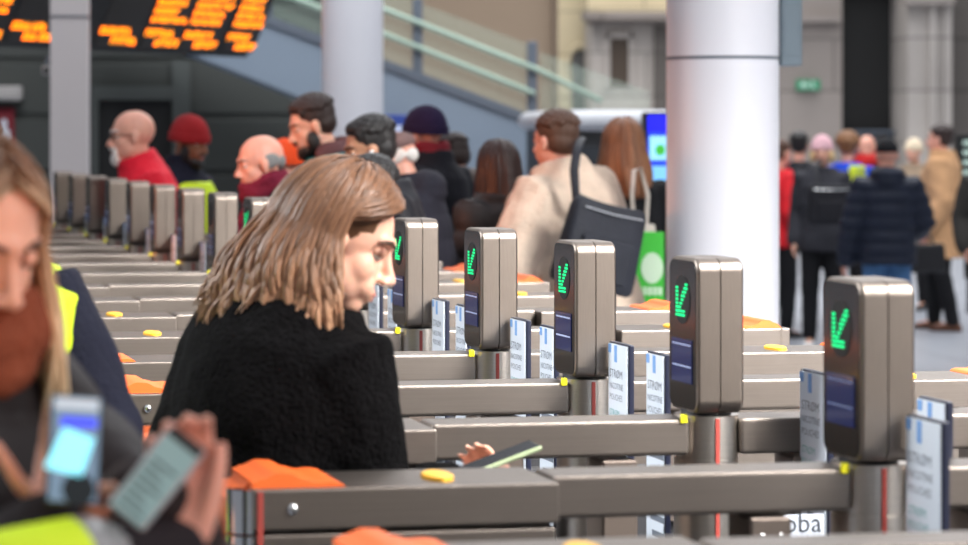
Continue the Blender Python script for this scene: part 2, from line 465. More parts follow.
def hair_locks(mb, M, length, n=220, rad=.013, wave=.012, front=58, vol=1.0, back=.03, cyc=1.4, seed=1, part=0.0, drop_var=.06, fmin=0.0, fringe=46):
    """long hair: tapered locks that follow the skull and then hang down.  M places the head frame."""
    rnd = random.Random(seed)
    R3 = M.to_3x3(); k = R3.col[0].length
    for i in range(n):
        u = (i+.5)/n; th0 = math.acos(1-.98*u)          # polar angle of the root
        az = (i*2.39996) % (2*PI)                       # 0 = right (+X), 90 = front
        root_az = az
        a = (math.degrees(az)-90+180) % 360-180         # signed angle from the front
        if abs(a) < front and th0 > math.radians(fringe): continue
        if abs(a) < front: a = math.copysign(front+rnd.uniform(0, 14), a+part if abs(a) > 3 else rnd.choice((-1, 1)))
        az_t = math.radians(a+90)
        pts = []; ph = rnd.uniform(0, 6.28); am = wave*rnd.uniform(.5, 1.3)
        rr = rnd.uniform(.96, 1.06)*vol
        S = 6
        for j in range(S+1):
            t = j/S; th = th0+(math.radians(92)-th0)*t if th0 < math.radians(92) else th0
            aa = root_az+(((az_t-root_az+PI) % (2*PI))-PI)*min(1, t*1.5)
            pts.append(M @ Vector((.083*rr*math.sin(th)*math.cos(aa), -.012+.103*rr*math.sin(th)*math.sin(aa), .012+.110*rr*math.cos(th))))
        last = pts[-1]; ctr = M @ Vector((0, -.012, 0))
        out = Vector((last.x-ctr.x, last.y-ctr.y, 0)); out.normalize()
        bf = .25+.75*max(0, min(1, (abs(a)-front)/(178-front)))
        bk = (R3 @ Vector((0, -1, 0))); bk.z = 0; bk.normalize() if bk.length > .01 else None
        tan = Vector((-out.y, out.x, 0))
        ln = length*k*(1-rnd.uniform(0, drop_var)-.12*max(0, fmin)*(1 if abs(a) < 90 else 0))
        Sd = 12
        for j in range(1, Sd+1):
            t = j/Sd
            w = math.sin(ph+t*2*PI*cyc)*am*t**.7
            w2 = math.cos(ph*1.7+t*2*PI*cyc)*am*t*.8
            pts.append(last+out*(.018*k*math.sin(t*PI*.8)*vol+w)+tan*w2+bk*back*bf*k*t+Vector((0, 0, -ln*t)))
        m = len(pts)
        r = [rad*k*(.55+.6*math.sin(min(1, q/(m-1)*1.6)*PI/2))*(1 if q < m-4 else (m-1-q)/4*.8+.15) for q in range(m)]
        mb.tube(pts, r, 6, flat=.55, caps=False, up=out)

def person(name, label, x, y, heading, h=1.72, lean=0, side_lean=0, pitch=0, yaw=0, roll=0, skin=None, fem=False, arms=None, top=None, legs=trouser_black,
           shoes=shoe_black, hair=None, extras=(), voxel=.0068, head_scale=1.0, stride=.0, group='travellers in the concourse', world_arms=False, turn=0):
    """heading: 0 looks away from the camera, 90 to the right, -90 to the left, 180 towards it.
    top: dict(m, style, hem, thick, hood, collar);  hair: list of dict(kind=..., m=...)"""
    k = h/1.75
    root = empty('person', (x, y, 0), math.radians(-heading))
    tag(root, label, 'person', group)
    Rinv = Matrix.Rotation(math.radians(heading), 4, 'Z')
    def loc(p):                     # world point to local
        return Rinv @ (Vector(p)-Vector((x, y, 0)))
    S = Matrix.Scale(k, 4)
    piv = Vector((0, 0, .95))
    T = S @ Matrix.Translation(piv) @ Matrix.Rotation(math.radians(side_lean), 4, 'Y') @ rotx(-lean) @ rotz(-turn) @ Matrix.Translation(-piv)
    sw = .88 if fem else 1.0
    nb = T @ Vector((0, -.012, 1.475))
    H = Matrix.Translation(nb) @ rotz(-yaw-turn*.0) @ rotx(-pitch) @ Matrix.Rotation(math.radians(roll), 4, 'Y') @ Matrix.Translation(Vector((0, .028, .145))*k*1.0) @ Matrix.Scale(k*head_scale, 4)
    # ---- body, one continuous surface
    mb = MB()
    sections(mb, [(.82, .13*sw, .10, 0), (.90, .165, .12, 0), (1.0, .155*sw, .115, 0), (1.08, .135*sw, .105, 0), (1.2, .15*sw, .115, .005), (1.32, .168*sw, .115, 0), (1.40, .15*sw, .09, -.01), (1.45, .08, .065, -.012)], T)
    mb.tube([T @ Vector((0, -.015, 1.40)), nb, H @ Vector((0, -.02, -.03))], [.062*k, .054*k*sw, .052*k*head_scale], 14)
    J = {}
    for sd, sx in (('R', 1), ('L', -1)):
        spec = (arms or {}).get(sd, {})
        sh = T @ Vector((sx*.168*sw, -.01, 1.395))
        if 'w' in spec and spec.get('world', world_arms): wr = loc(spec['w'])
        elif 'w' in spec: wr = T @ Vector(spec['w'])
        else: wr = T @ Vector((sx*(.235*sw+.01), .05, .87))
        if 'e' in spec: el = loc(spec['e']) if spec.get('world', world_arms) else T @ Vector(spec['e'])
        else:
            # two-bone solution: elbow down and back
            a_, b_ = .30*k, .265*k; dv = wr-sh; D = dv.length
            if D > (a_+b_)*.995: wr = sh+dv.normalized()*(a_+b_)*.995; dv = wr-sh; D = dv.length
            ca = (a_*a_+D*D-b_*b_)/(2*a_*D); ca = max(-1, min(1, ca))
            hint = Vector(spec.get('hint', (sx*.12, -.6, -.7))); ax = dv.normalized(); hint = (hint-ax*hint.dot(ax)).normalized()
            el = sh+ax*a_*ca+hint*a_*math.sqrt(max(0, 1-ca*ca))
        J[sd] = (sh, el, wr)
        mb.tube([T @ Vector((sx*.10*sw, -.01, 1.375)), sh, sh.lerp(el, .5), el, el.lerp(wr, .35), wr], [q*k*(.9 if fem else 1) for q in (.055, .055, .046, .040, .039, .027)], 12)
        fd = (wr-el).normalized()
        hd = spec.get('hd'); hd = (Rinv @ Vector(hd)) if hd and spec.get('world', world_arms) else (Vector(hd) if hd else fd)
        pn = spec.get('pn'); pn = (Rinv @ Vector(pn)) if pn and spec.get('world', world_arms) else (Vector(pn) if pn else Vector((-sx, .25, 0)))
        add_hand(mb, wr+fd*.004, hd, pn, sd, spec.get('curl', (22, 28, 18)), spec.get('spread', 7), spec.get('thumb', (32, 20)), k*(.92 if fem else 1.0)*spec.get('hk', 1), spec.get('curls'))
    legj = {}
    for sd, sx in (('R', 1), ('L', -1)):
        st = stride*sx
        hip = Vector((sx*.085, 0, .90))*k; kn = Vector((sx*.095, .02+st*.55, .48))*k; an = Vector((sx*.10, -.02+st, .09))*k
        legj[sd] = (hip, kn, an)
        mb.tube([hip, hip.lerp(kn, .4), kn, kn.lerp(an, .35), an], [q*k for q in (.088, .075, .055, .052, .038)], 14)
        mb.tube([an+Vector((0, -.02, -.03))*k, an+Vector((0, .06, -.045))*k, an+Vector((sx*.01, .15, -.062))*k], [.036*k, .034*k, .024*k], 10)
    # head
    def he(c, r): mb.ell(c, r, H)
    he((0, -.014, .030), (.074, .096, .086)); he((0, .020, -.030), (.058, .066, .078)); he((0, .050, -.086), (.032, .032, .026))
    he((0, .030, -.062), (.050, .050, .042))
    for sx in (-1, 1):
        he((sx*.027, .042, -.024), (.031, .034, .036)); he((sx*.030, .010, -.050), (.032, .052, .048)); he((sx*.016, .062, -.052), (.026, .024, .026)); he((sx*.012, .097, -.034), (.0095, .010, .008)); he((sx*.077, -.006, -.008), (.010, .018, .031))
        mb.tube([H @ Vector((sx*.075, -.012, .018)), H @ Vector((sx*.084, -.020, .004)), H @ Vector((sx*.079, -.004, -.032))], .006*k, 7)
    mb.tube([H @ Vector((0, .079, .020)), H @ Vector((0, .093, -.006)), H @ Vector((0, .107, -.029))], [.0085*k, .0085*k, .0115*k], 9)
    mb.tube([H @ Vector((-.036, .066, .030)), H @ Vector((0, .082, .028)), H @ Vector((.036, .066, .030))], [.012*k, .013*k, .012*k], 8)
    he((0, .084, -.060), (.022, .011, .008)); he((0, .082, -.071), (.019, .010, .008))
    me = remesh(mb, voxel, 5 if voxel < .006 else 3)
    body = link('body', me, skin, root)
    # face details
    for sx in (-1, 1):
        mb = MB(); c = Vector((sx*.031, .066, .006)); mb.ell(c, (.0130, .0130, .0115), H, 10)
        e = mb.build('eye', [eye_white, iris], root, 180)
        fw = (H.to_3x3() @ Vector((0, 1, -.25))).normalized()
        for p in e.data.polygons:
            if p.normal.dot(fw) > .86: p.material_index = 1
        mb = MB(); mb.ell(c+Vector((0, .0004, .0035)), (.0148, .0148, .0115), H, 12); mb.build('eyelid', skin, root, 180)
        mb = MB(); mb.tube([H @ Vector((sx*.014, .090, .027)), H @ Vector((sx*.030, .083, .032)), H @ Vector((sx*.043, .072, .030)), H @ Vector((sx*.053, .060, .024))], [.003*k, .0042*k, .0036*k, .002*k], 8)
        mb.build('eyebrow', hair[0].get('brow', hair[0]['m']) if hair else skin, root, 180)
    mb = MB(); mb.tube([H @ Vector((-.026, .074, -.060)), H @ Vector((-.012, .0885, -.0605)), H @ Vector((0, .091, -.0615)), H @ Vector((.012, .0885, -.0605)), H @ Vector((.026, .074, -.060))], [.0025*k, .0048*k, .0050*k, .0048*k, .0025*k], 8); mb.tube([H @ Vector((-.024, .073, -.062)), H @ Vector((0, .0885, -.0705)), H @ Vector((.024, .073, -.062))], [.0025*k, .0058*k, .0025*k], 8); mb.build('lips', lip_m, root, 180)
    # ---- hair and headwear
    for hd in hair or []:
        kd = hd['kind']; m = hd['m']; mb = MB()
        if kd == 'short':
            mb.ell((0, -.026, .044), (.082, .096, .086), H); mb.ell((0, -.048, .0), (.077, .066, .066), H); mb.ell((0, .020, .088), (.058, .052, .034), H)
            if hd.get('quiff'): mb.ell((0, .030, .096), (.05, .042, .030), H)
            for i in range(60):
                a = i*2.4; th = math.acos(1-.75*(i+.5)/60)
                p = Vector((.08*math.sin(th)*math.cos(a), -.026+.094*math.sin(th)*math.sin(a), .046+.084*math.cos(th)))
                if p.y > .035 and p.z < .09: continue
                mb.ell(p, (.016, .018, .013), H, 6)
            link('hair', remesh(mb, .006, 2), m, root)
        elif kd == 'ring':
            for sx in (-1, 1): mb.ell((sx*.064, -.030, .005), (.017, .048, .034), H)
            mb.ell((0, -.078, -.005), (.052, .034, .040), H)
            link('hair', remesh(mb, .006, 2), m, root)
        elif kd == 'long':
            mb.ell((0, -.022, .040), (.080, .096, .084), H); mb.ell((0, -.050, -.02), (.072, .060, .07), H)
            hair_locks(mb, H, **hd['p'])
            mb.build('hair', m, root, 180)
        elif kd == 'beanie':
            sections(mb, [(.0, .088, .108, -.012), (.03, .090, .109, -.012), (.065, .084, .100, -.013), (.10, .066, .08, -.014), (.122, .040, .05, -.016), (.132, .012, .015, -.016)], H @ rotx(8), 24)
            o = mb.build('knitted_hat', m, root, 180)
            mb = MB(); sections(mb, [(-.004, .091, .111, -.012), (.0, .094, .114, -.012), (.034, .094, .114, -.012), (.038, .091, .111, -.012)], H @ rotx(8), 24); mb.build('hat_brim', m, o, 60)
        elif kd == 'flatcap':
            sections(mb, [(.028, .084, .105, -.010), (.05, .098, .125, .0), (.075, .096, .122, .006), (.098, .070, .09, .005), (.106, .02, .03, 0)], H @ rotx(-2), 24)
            o = mb.build('flat_cap', m, root, 180)
            mb = MB(); mb.ell((0, .115, .034), (.066, .048, .010), H); mb.build('cap_peak', m, o, 180)
        elif kd == 'cap':
            sections(mb, [(.024, .082, .103, -.012), (.05, .083, .104, -.012), (.085, .072, .09, -.012), (.115, .045, .055, -.012), (.128, .012, .015, -.012)], H, 24)
            o = mb.build('cap', m, root, 180)
            mb = MB(); mb.ell((0, .125, .034), (.066, .052, .007), H @ rotx(4)); mb.build('cap_peak', m, o, 180)
        elif kd == 'beard':
            mb.ell((0, .044, -.092), (.050, .050, .036), H); mb.ell((0, .074, -.10), (.028, .028, .03*hd.get('long', 1)), H)
            for sx in (-1, 1): mb.ell((sx*.056, .022, -.06), (.014, .03, .045), H)
            mb.ell((0, .094, -.049), (.03, .010, .008), H)
            link('beard', remesh(mb, .006, 2), m, root)
        elif kd == 'goatee':
            mb.ell((0, .076, -.098), (.030, .026, .032), H); mb.ell((0, .095, -.048), (.028, .010, .008), H)
            for sx in (-1, 1): mb.ell((sx*.03, .082, -.072), (.010, .012, .03), H)
            link('beard', remesh(mb, .006, 2), m, root)
        elif kd == 'bun':
            mb.ell((0, -.026, .044), (.083, .098, .088), H); mb.ell((0, -.052, -.0), (.078, .066, .066), H)
            for i in range(70):
                a = i*2.4; th = math.acos(1-1.2*(i+.5)/70)
                p = Vector((.088*math.sin(th)*math.cos(a), -.03+.10*math.sin(th)*math.sin(a), .04+.09*math.cos(th)))
                if p.y > .05 and p.z < .07: continue
                mb.ell(p, (.024, .024, .02), H, 6)
            link('hair', remesh(mb, .007, 1), m, root)
        elif kd == 'glasses':
            for sx in (-1, 1):
                ring = [H @ Vector((sx*.033+.022*math.cos(a), .093, .004+.017*math.sin(a))) for a in (2*PI*j/16 for j in range(17))]
                mb.tube(ring, .0022*k, 6, caps=False); mb.tube([H @ Vector((sx*.056, .09, .008)), H @ Vector((sx*.08, .0, .008))], .002*k, 6)
            mb.tube([H @ Vector((-.012, .096, .006)), H @ Vector((.012, .096, .006))], .002*k, 6)
            mb.build('glasses', m, root, 180)
        elif kd == 'earbud':
            sx = hd['side']
            mb.ell((sx*.086, .004, -.006), (.008, .009, .009), H); mb.tube([H @ Vector((sx*.088, .008, -.008)), H @ Vector((sx*.088, .012, -.032))], .0035*k, 8)
            mb.build('earbud', m, root, 180)
    # ---- clothes
    if top:
        th = top.get('thick', .022); hem = top.get('hem', .80); m = top['m']; sty = top.get('style', 'plain')
        fl = top.get('flare', 0)
        mb = MB()
        secs = []
        for z, rx, ry, yo in ((hem, .17*sw+fl, .125+fl*.6, 0), (max(hem+.03, .92), .172*sw+fl*.6, .128+fl*.4, 0), (1.06, .158*sw+fl*.3, .118, 0), (1.2, .168*sw, .125, 0), (1.32, .178*sw, .122, 0), (1.40, .160*sw, .098, -.01), (1.445, .105*sw, .078, -.014), (1.485, .072, .066, -.014)):
            secs.append((z, rx+th, ry+th, yo))
        if top.get('collar'): secs.append((1.535, .070+th*.7, .072+th*.7, -.012))
        sections(mb, secs, T)
        sl = top.get('sleeve', 1.0)
        for sd, sx in (('R', 1), ('L', -1)):
            sh, el, wr = J[sd]
            cuff = el.lerp(wr, top.get('cuff', .97))
            mb.tube([T @ Vector((sx*.09*sw, -.01, 1.37)), sh, sh.lerp(el, .5), el, el.lerp(wr, .45), cuff], [(q+th*sl)*k*(.93 if fem else 1) for q in (.056, .060, .052, .048, .043, .030)], 14)
        if top.get('hood'):
            mb.ell((0, 0, 0), (.105+th*.4, .075+th*.4, .085), T @ Matrix.Translation((0, -.085, 1.46)) @ rotx(20), 14)
            for sx in (-1, 1): mb.ell((0, 0, 0), (.05, .075, .05), T @ Matrix.Translation((sx*.075, -.02, 1.478)), 12)
        me = remesh(mb, top.get('voxel', .010), 3)
        displace(me, quilt(top.get('amp', .014), top.get('rows', 9)) if sty == 'puffer' else wrinkle(top.get('amp', .008), top.get('freq', 8)))
        J['top'] = link(top.get('name', 'jacket'), me, m, root)
    mb = MB()
    sections(mb, [(.80, .125, .10, 0), (.86, .165*sw+.005, .125, 0), (.95, .172*sw, .128, 0), (1.02, .155*sw, .12, 0)], S)
    for sd in 'RL':
        hip, kn, an = legj[sd]
        mb.tube([hip, hip.lerp(kn, .4), kn, kn.lerp(an, .4), an], [q*k for q in (.098, .090, .072, .068, .060)], 14)
    me = remesh(mb, .011, 2); displace(me, wrinkle(.006, 9)); link('trousers', me, legs, root)
    for sd, sx in (('R', 1), ('L', -1)):
        an = legj[sd][2]; mb = MB()
        rings = []
        for yy, w, hh in ((-.075, .022, .05), (-.06, .036, .075), (-.01, .040, .095), (.05, .044, .075), (.11, .048, .058), (.16, .042, .048), (.19, .022, .034)):
            rings.append([Vector((an.x+sx*.012*max(0, yy)*6*k+w*k*math.cos(a), an.y+yy*k, max(.002, hh*k*.5+hh*k*.5*math.sin(a)*(1 if math.sin(a) > 0 else 1)))) for a in (2*PI*j/14 for j in range(14))])
        mb.loft(rings); mb.build('shoe', shoes, root, 180)
    # ---- further garments
    for ex in extras:
        kd = ex['kind']; mb = MB()
        if kd == 'vest':
            th = ex.get('thick', .035)
            sections(mb, [(.78, .17*sw+.036, .125+.036, 0), (.95, .175*sw+.036, .13+.036, 0), (1.2, .17*sw+.036, .125+.036, 0), (1.34, .180*sw+th, .122+th, 0), (1.42, .172*sw+th, .10+th, -.01), (1.465, .12*sw+th, .085+th, -.012), (1.50, .06+th, .05+th, -.014)], T)
            if ex.get('low'):
                mb = MB(); sections(mb, [(.78, .17*sw+.036, .125+.036, 0), (.95, .175*sw+.036, .13+.036, 0), (1.2, .17*sw+.036, .125+.036, 0), (1.33, .178*sw+th, .12+th, 0), (1.395, .13*sw+th, .10+th, 0)], T)
            me = remesh(mb, .010, 2); displace(me, wrinkle(.006, 8)); link('hi_vis_vest', me, ex['m'], root)
        elif kd == 'scarf':
            ring = []
            for r_, z_, a0 in ((.080, 1.475, 0), (.088, 1.505, 2), (.078, 1.54, 4)):
                pts = [T @ Vector(((r_+.006*math.sin(5*a+a0))*math.cos(a), (r_+.01)*math.sin(a)+.012, z_+.008*math.sin(3*a+a0)-.012*math.sin(a))) for a in (2*PI*j/22 for j in range(23))]
                mb.tube(pts, .030*k*ex.get('fat', 1), 10)
            if ex.get('tail'): mb.tube([T @ Vector((.02, .10, 1.47)), T @ Vector((.03, .165, 1.36)), T @ Vector((.035, .175, 1.2))], [.03*k, .045*k, .045*k], 10, flat=.5)
            me = remesh(mb, .008, 2); displace(me, wrinkle(.006, 18)); link('scarf', me, ex['m'], root)
        elif kd == 'hoodie':
            mb.ell((0, 0, 0), (.10, .07, .075), T @ Matrix.Translation((0, -.075, 1.475)) @ rotx(20), 14)
            for sx in (-1, 1): mb.ell((0, 0, 0), (.04, .075, .05), T @ Matrix.Translation((sx*.078, -.01, 1.485)), 12)
            me = remesh(mb, .010, 2); displace(me, wrinkle(.008, 12)); link('hood', me, ex['m'], root)
        elif kd == 'fur_collar':
            mb.tube([T @ Vector((.10*math.cos(a), .09*math.sin(a)-.01, 1.48)) for a in (2*PI*j/20 for j in range(21))], .04*k, 10)
            me = remesh(mb, .009, 1); displace(me, wrinkle(.012, 40)); link('fur_collar', me, ex['m'], root)
        elif kd == 'seam':
            pass
    return root, J, H, T

# --- hair colours
hm_black = mat('hair_black', (22, 18, 18), .45, bump=.4, bscale=120, stretch=(3, 3, .6))
hm_dark = mat('hair_dark_brown', (44, 28, 24), .5, bump=.4, bscale=120, stretch=(3, 3, .6))
hm_brown = mat('hair_brown', (78, 52, 38), .5, bump=.4, bscale=120, stretch=(3, 3, .6))
hm_grey = mat('hair_grey', (122, 122, 122), .6, bump=.5, bscale=120)
hm_white = mat('hair_white', (214, 210, 206), .7, bump=.5, bscale=120)
hm_fair = mat('hair_fair', (206, 176, 132), .5, bump=.4, bscale=120)
hair_girl = hair_mat('hair_light_brown', (62, 41, 28), (136, 95, 68), (196, 152, 120), 1.52, 1.33)
hair_blonde = hair_mat('hair_blonde', (52, 38, 32), (150, 112, 84), (255, 222, 180), 1.66, 1.54)
hair_long_dark = hair_mat('hair_long_dark', (30, 18, 16), (60, 36, 30))
hair_long_brown = hair_mat('hair_long_brown', (98, 62, 42), (160, 108, 74))

exec_people = True
A_ = lambda **k: k
# 1. the woman in black in the open aisle
girl_xy = gate_pt(1.5, -.955, .0)
gw = W(450, 492, 4.62)
girl, JG, HG, TG = person('woman', 'woman with shoulder-length light brown hair in fuzzy black coat walking through the gate', girl_xy.x, girl_xy.y, 50, h=1.66, lean=9, side_lean=3, pitch=24, yaw=42, fem=True, skin=skin_light, head_scale=1.07,
    arms={'R': A_(w=gw, e=W(372, 545, 4.48), world=True, hd=(.62, .72, .12), pn=(-.25, -.22, .95), curls=((52, 55, 30), (56, 56, 30), (58, 56, 30), (62, 58, 30)), thumb=(52, 4), hint=(.1, -.2, -1), spread=5)},
    top=A_(m=mat('fuzzy_black_wool', (11, 10, 11), .95, var=.5, vscale=90, bump=1.0, bscale=120, spec=.08), cuff=.9, thick=.062, hem=.62, flare=.03, amp=.007, freq=11, name='coat', sleeve=.75),
    hair=[A_(kind='long', m=hair_girl, p=A_(length=.215, n=2600, rad=.0044, wave=.019, front=84, vol=1.13, back=.10, cyc=1.05, seed=3, drop_var=.25), brow=hm_brown)], voxel=.0045, stride=.10, group='people at the gates')

phone_case = mat('phone_case_green', (176, 190, 150), .4); phone_glass = mat('phone_glass', (30, 32, 40), .1, coat=.5)
def phone(label, M, w, l, t, body_m, screen_mat, extra=None):
    root = empty('smartphone'); root.matrix_world = M
    tag(root, label, 'phone', 'phones in people\'s hands')
    mb = MB(); mb.box((-w/2, -l/2, -t/2), (w/2, l/2, t/2), t*.45, 3); b = mb.build('case', body_m, root, 40)
    mb = MB(); mb.box((-w/2+.003, -l/2+.003, t/2-.0006), (w/2-.003, l/2-.003, t/2+.0008), .0004, 1); s = mb.build('screen', screen_mat, root)
    if extra: extra(s, w, l, t/2+.0009)
    mb = MB(); mb.box((w/2-.0005, l*.12, -.0015), (w/2+.0012, l*.24, .0015)); mb.build('side_button', body_m, root)
    return root
def frame(c, xdir, ydir):
    X = Vector(xdir).normalized(); Y = Vector(ydir); Y = (Y-X*Y.dot(X)).normalized(); Z = X.cross(Y)
    M = Matrix((X, Y, Z)).transposed().to_4x4(); M.translation = c
    return M
# phone lies on the palm, long axis along the passage, screen tilted up and back
gph = frame(W(497, 460, 4.565), (.15, -.93, -.02), (.93, .12, .33))
phone('phone with pale green case in the hand of the woman in black', gph, .072, .150, .009, phone_case, phone_glass)

# ------------------------------------------------------------------ foreground people at the left
puffer_brown = cloth('puffer_dark_brown', (30, 22, 23), .6, var=.1, bump=.3, bscale=30)
navy_wool = cloth('navy_wool', (22, 24, 40), .85, bump=.6, bscale=90)
hivis = mat('hi_vis_yellow', (214, 244, 24), .6, bump=.3, bscale=60, emit=None, var=.05)
grey_band = mat('reflective_grey', (150, 150, 150), .35, .5)
scarf_m = cloth('scarf_rust', (136, 72, 50), .95, var=.3, bump=1.0, bscale=70)

ax, ay = W(-80, 200, 3.13).x, 3.13
pers_a, JA, HA, TA = person('woman', 'blonde woman with rust scarf and dark brown padded coat looking down', ax, ay, 138, h=1.72, lean=4, pitch=22, yaw=2, fem=True, skin=skin_light,
    arms={'R': A_(w=(.25, -.08, .87)),
          'L': A_(e=W(186, 580, 2.95), w=W(146, 497, 2.76), world=True, hk=.78, hd=(-.88, -.25, .0), pn=(-.10, -.60, -.75), curls=((30, 30, 20), (72, 85, 50), (76, 86, 50), (78, 86, 50)), thumb=(10, 40), hint=(.8, -.1, -1))},
    top=A_(m=puffer_brown, thick=.045, hem=.55, style='puffer', rows=8, amp=.012, collar=True, sleeve=.55, name='padded_coat'),
    hair=[A_(kind='long', m=hair_blonde, p=A_(length=.26, n=900, rad=.007, wave=.012, front=64, vol=1.04, back=.02, cyc=.8, seed=5, drop_var=.1), brow=hm_brown)],
    extras=[A_(kind='scarf', m=scarf_m, fat=1.2)], voxel=.005, group='people at the gates')
scr1 = mat('lit_phone_screen', (90, 110, 130), .15, coat=.3, emit=((120, 150, 175), .55))
scr2 = mat('lit_phone_screen_grey', (110, 132, 134), .15, coat=.3, emit=((110, 140, 140), .55))
e_blue = mat('screen_blue_band', (60, 70, 220), .2, emit=((60, 70, 225), 1.0))
e_cyan = mat('screen_cyan', (140, 230, 245), .2, emit=((130, 220, 240), 1.0))
e_pale = mat('screen_pale', (170, 185, 195), .2, emit=((150, 165, 178), .8))
e_dark = mat('screen_dark', (24, 34, 40), .2)
def ui1(s, w, l, z):
    mb = MB(); mb.box((-w/2+.005, l*.36, z), (w/2-.005, l*.46, z+.0004)); mb.build('status_area', e_pale, s)
    mb = MB(); mb.box((-w/2+.012, l*.20, z), (w/2-.006, l*.29, z+.0004)); mb.build('blue_banner', e_blue, s)
    mb = MB(); mb.prism([(-.030, -.02, z), (.008, -.028, z), (.020, .012, z), (-.012, .022, z)], (0, 0, .0004)); mb.build('picture', e_cyan, s)
    mb = MB(); mb.cyl((.006, -l*.36), .017, z, z+.0004, 20); mb.build('dark_button', e_dark, s)
def ui2(s, w, l, z):
    mb = MB(); mb.box((-w/2+.003, l*.38, z), (w/2-.003, l*.485, z+.0004)); mb.build('black_bar', black, s)
    mb = MB()
    for i in range(7):
        y = -l*.40+i*.009; mb.box((-w*.36, y, z), (w*(.30-.12*(i % 3)), y+.003, z+.0004))
    mb.build('text_lines', mat('screen_text', (70, 90, 92), .3), s)
silver = mat('silver_case', (168, 166, 168), .35, .6)
def plane_frame(p0, px_, py_):
    """frame whose screen is spanned by world vectors px_ (width) and py_ (length), screen normal facing the camera"""
    return frame(p0, px_, py_)
c1 = W(74, 450, 2.68)
phone('phone with bright blue and white screen in front of the rust scarf', frame(c1, (.98, .16, -.08), (.17, .30, .94)), .055, .112, .008, black, scr1, ui1)
c2 = W(157, 478, 2.70)
phone('silver-edged phone with plain grey-green screen held at the bottom left', frame(c2, (.78, -.10, -.61), (.52, .30, .80)), .047, .108, .009, silver, scr2, ui2)

bx, by = W(-52, 200, 4.4).x, 4.4
pers_b, JB, HB_, TB = person('steward', 'steward in navy sleeves and yellow hi-vis vest behind the blonde woman', bx, by, 184, h=1.76, lean=0, pitch=4, skin=skin_light,
    arms={'L': A_(w=W(86, 540, 4.15), e=W(100, 430, 4.36), world=True)},
    top=A_(m=navy_wool, thick=.026, hem=.78, name='jumper'), hair=[A_(kind='short', m=hm_brown)], extras=[A_(kind='vest', m=hivis, thick=.062)], group='people at the gates')
cx, cy = -.50, 2.36
pers_c, JC, HC, TC = person('steward', 'steward at the bottom left corner, only hands, phones and yellow hi-vis cuff showing', cx, cy, 50, h=1.72, lean=12, pitch=8, skin=skin_pink,
    arms={'R': A_(w=W(180, 550, 2.73), e=W(-40, 604, 2.60), world=True, hk=.95, hd=(-.05, .36, .92), pn=(.02, -.90, .40), curls=((26, 46, 30), (28, 48, 30), (30, 50, 30), (34, 52, 30)), thumb=(14, -6), spread=4),
          'L': A_(w=W(52, 524, 2.72), world=True, hk=.82, hd=(.14, .40, .86), pn=(.10, -.86, .44), curls=((30, 40, 25), (34, 42, 25), (36, 44, 25), (40, 48, 25)), thumb=(52, 0), spread=4, hint=(-.1, -.2, -1))},
    top=A_(m=cloth('jacket_near_black', (30, 24, 28), .8), sleeve=.4, thick=.026, hem=.78), hair=[A_(kind='short', m=hm_dark)], extras=[A_(kind='vest', m=hivis, thick=.04)], voxel=.005, group='people at the gates')
# hi-vis cuff of that jacket
sh, el, wr = JC['R']; CF = (.16, .52)
mb = MB(); mb.tube([el.lerp(wr, CF[0]), el.lerp(wr, (CF[0]+CF[1])/2), el.lerp(wr, CF[1])], [.064, .062, .060], 16); mb.build('hi_vis_cuff', hivis, pers_c, 60)
mb = MB(); mb.tube([el.lerp(wr, CF[1]), el.lerp(wr, CF[1]+.07)], [.060, .058], 16); mb.build('reflective_band', grey_band, pers_c, 60)

# ------------------------------------------------------------------ people behind the gates
BG = 'people queuing beyond the gates'
black_nylon = cloth('black_nylon', (26, 26, 32), .6, bump=.3, bscale=30)
def at(px, d): return (px-PX)*d/F, d
x, y = at(173, 13.62)
red, *_ = person('man', 'bald man with white beard and glasses in bright red jacket', x, y, -100, h=1.83, lean=20, pitch=4, skin=skin_pink, head_scale=1.1,
    arms={'R': A_(w=(.17, .12, .92), hint=(.03, -.6, -.7)), 'L': A_(w=(-.17, .12, .92), hint=(-.03, -.6, -.7))},
    top=A_(sleeve=.6, m=cloth('red_jacket', (214, 24, 48), .7, var=.08), thick=.04, hem=.75, collar=True, name='jacket'), hair=[A_(kind='goatee', m=hm_white), A_(kind='glasses', m=black)], group=BG)
x, y = at(184, 14.36)
person('steward', 'steward with dark skin in red hat and yellow hi-vis vest', x, y, 126, h=1.78, pitch=14, yaw=4, skin=skin_dark, head_scale=1.08,
    arms={'R': A_(w=(.10, .20, 1.0), hint=(.03, -.6, -.7)), 'L': A_(w=(-.10, .20, 1.0), hint=(-.03, -.6, -.7))},
    top=A_(m=navy_wool, thick=.03, collar=True, sleeve=.55), hair=[A_(kind='beanie', m=cloth('red_hat', (150, 34, 38), .9)), A_(kind='beard', m=hm_black)], extras=[A_(kind='vest', m=hivis, low=True)], group=BG)
x, y = at(298, 11.42)
person('man', 'balding man with grey hair at the sides in black jacket and burgundy scarf, head bowed', x, y, -100, h=1.70, lean=14, pitch=12, skin=skin_pink, head_scale=1.06,
    arms={'R': A_(w=(.17, .12, .92), hint=(.03, -.6, -.7)), 'L': A_(w=(-.17, .12, .92), hint=(-.03, -.6, -.7))},
    top=A_(sleeve=.6, m=black_nylon, thick=.038, hem=.72, collar=True), hair=[A_(kind='ring', m=hm_grey)], extras=[A_(kind='scarf', m=cloth('burgundy', (110, 24, 48)), tail=True)], group=BG)
x, y = at(288, 12.93)
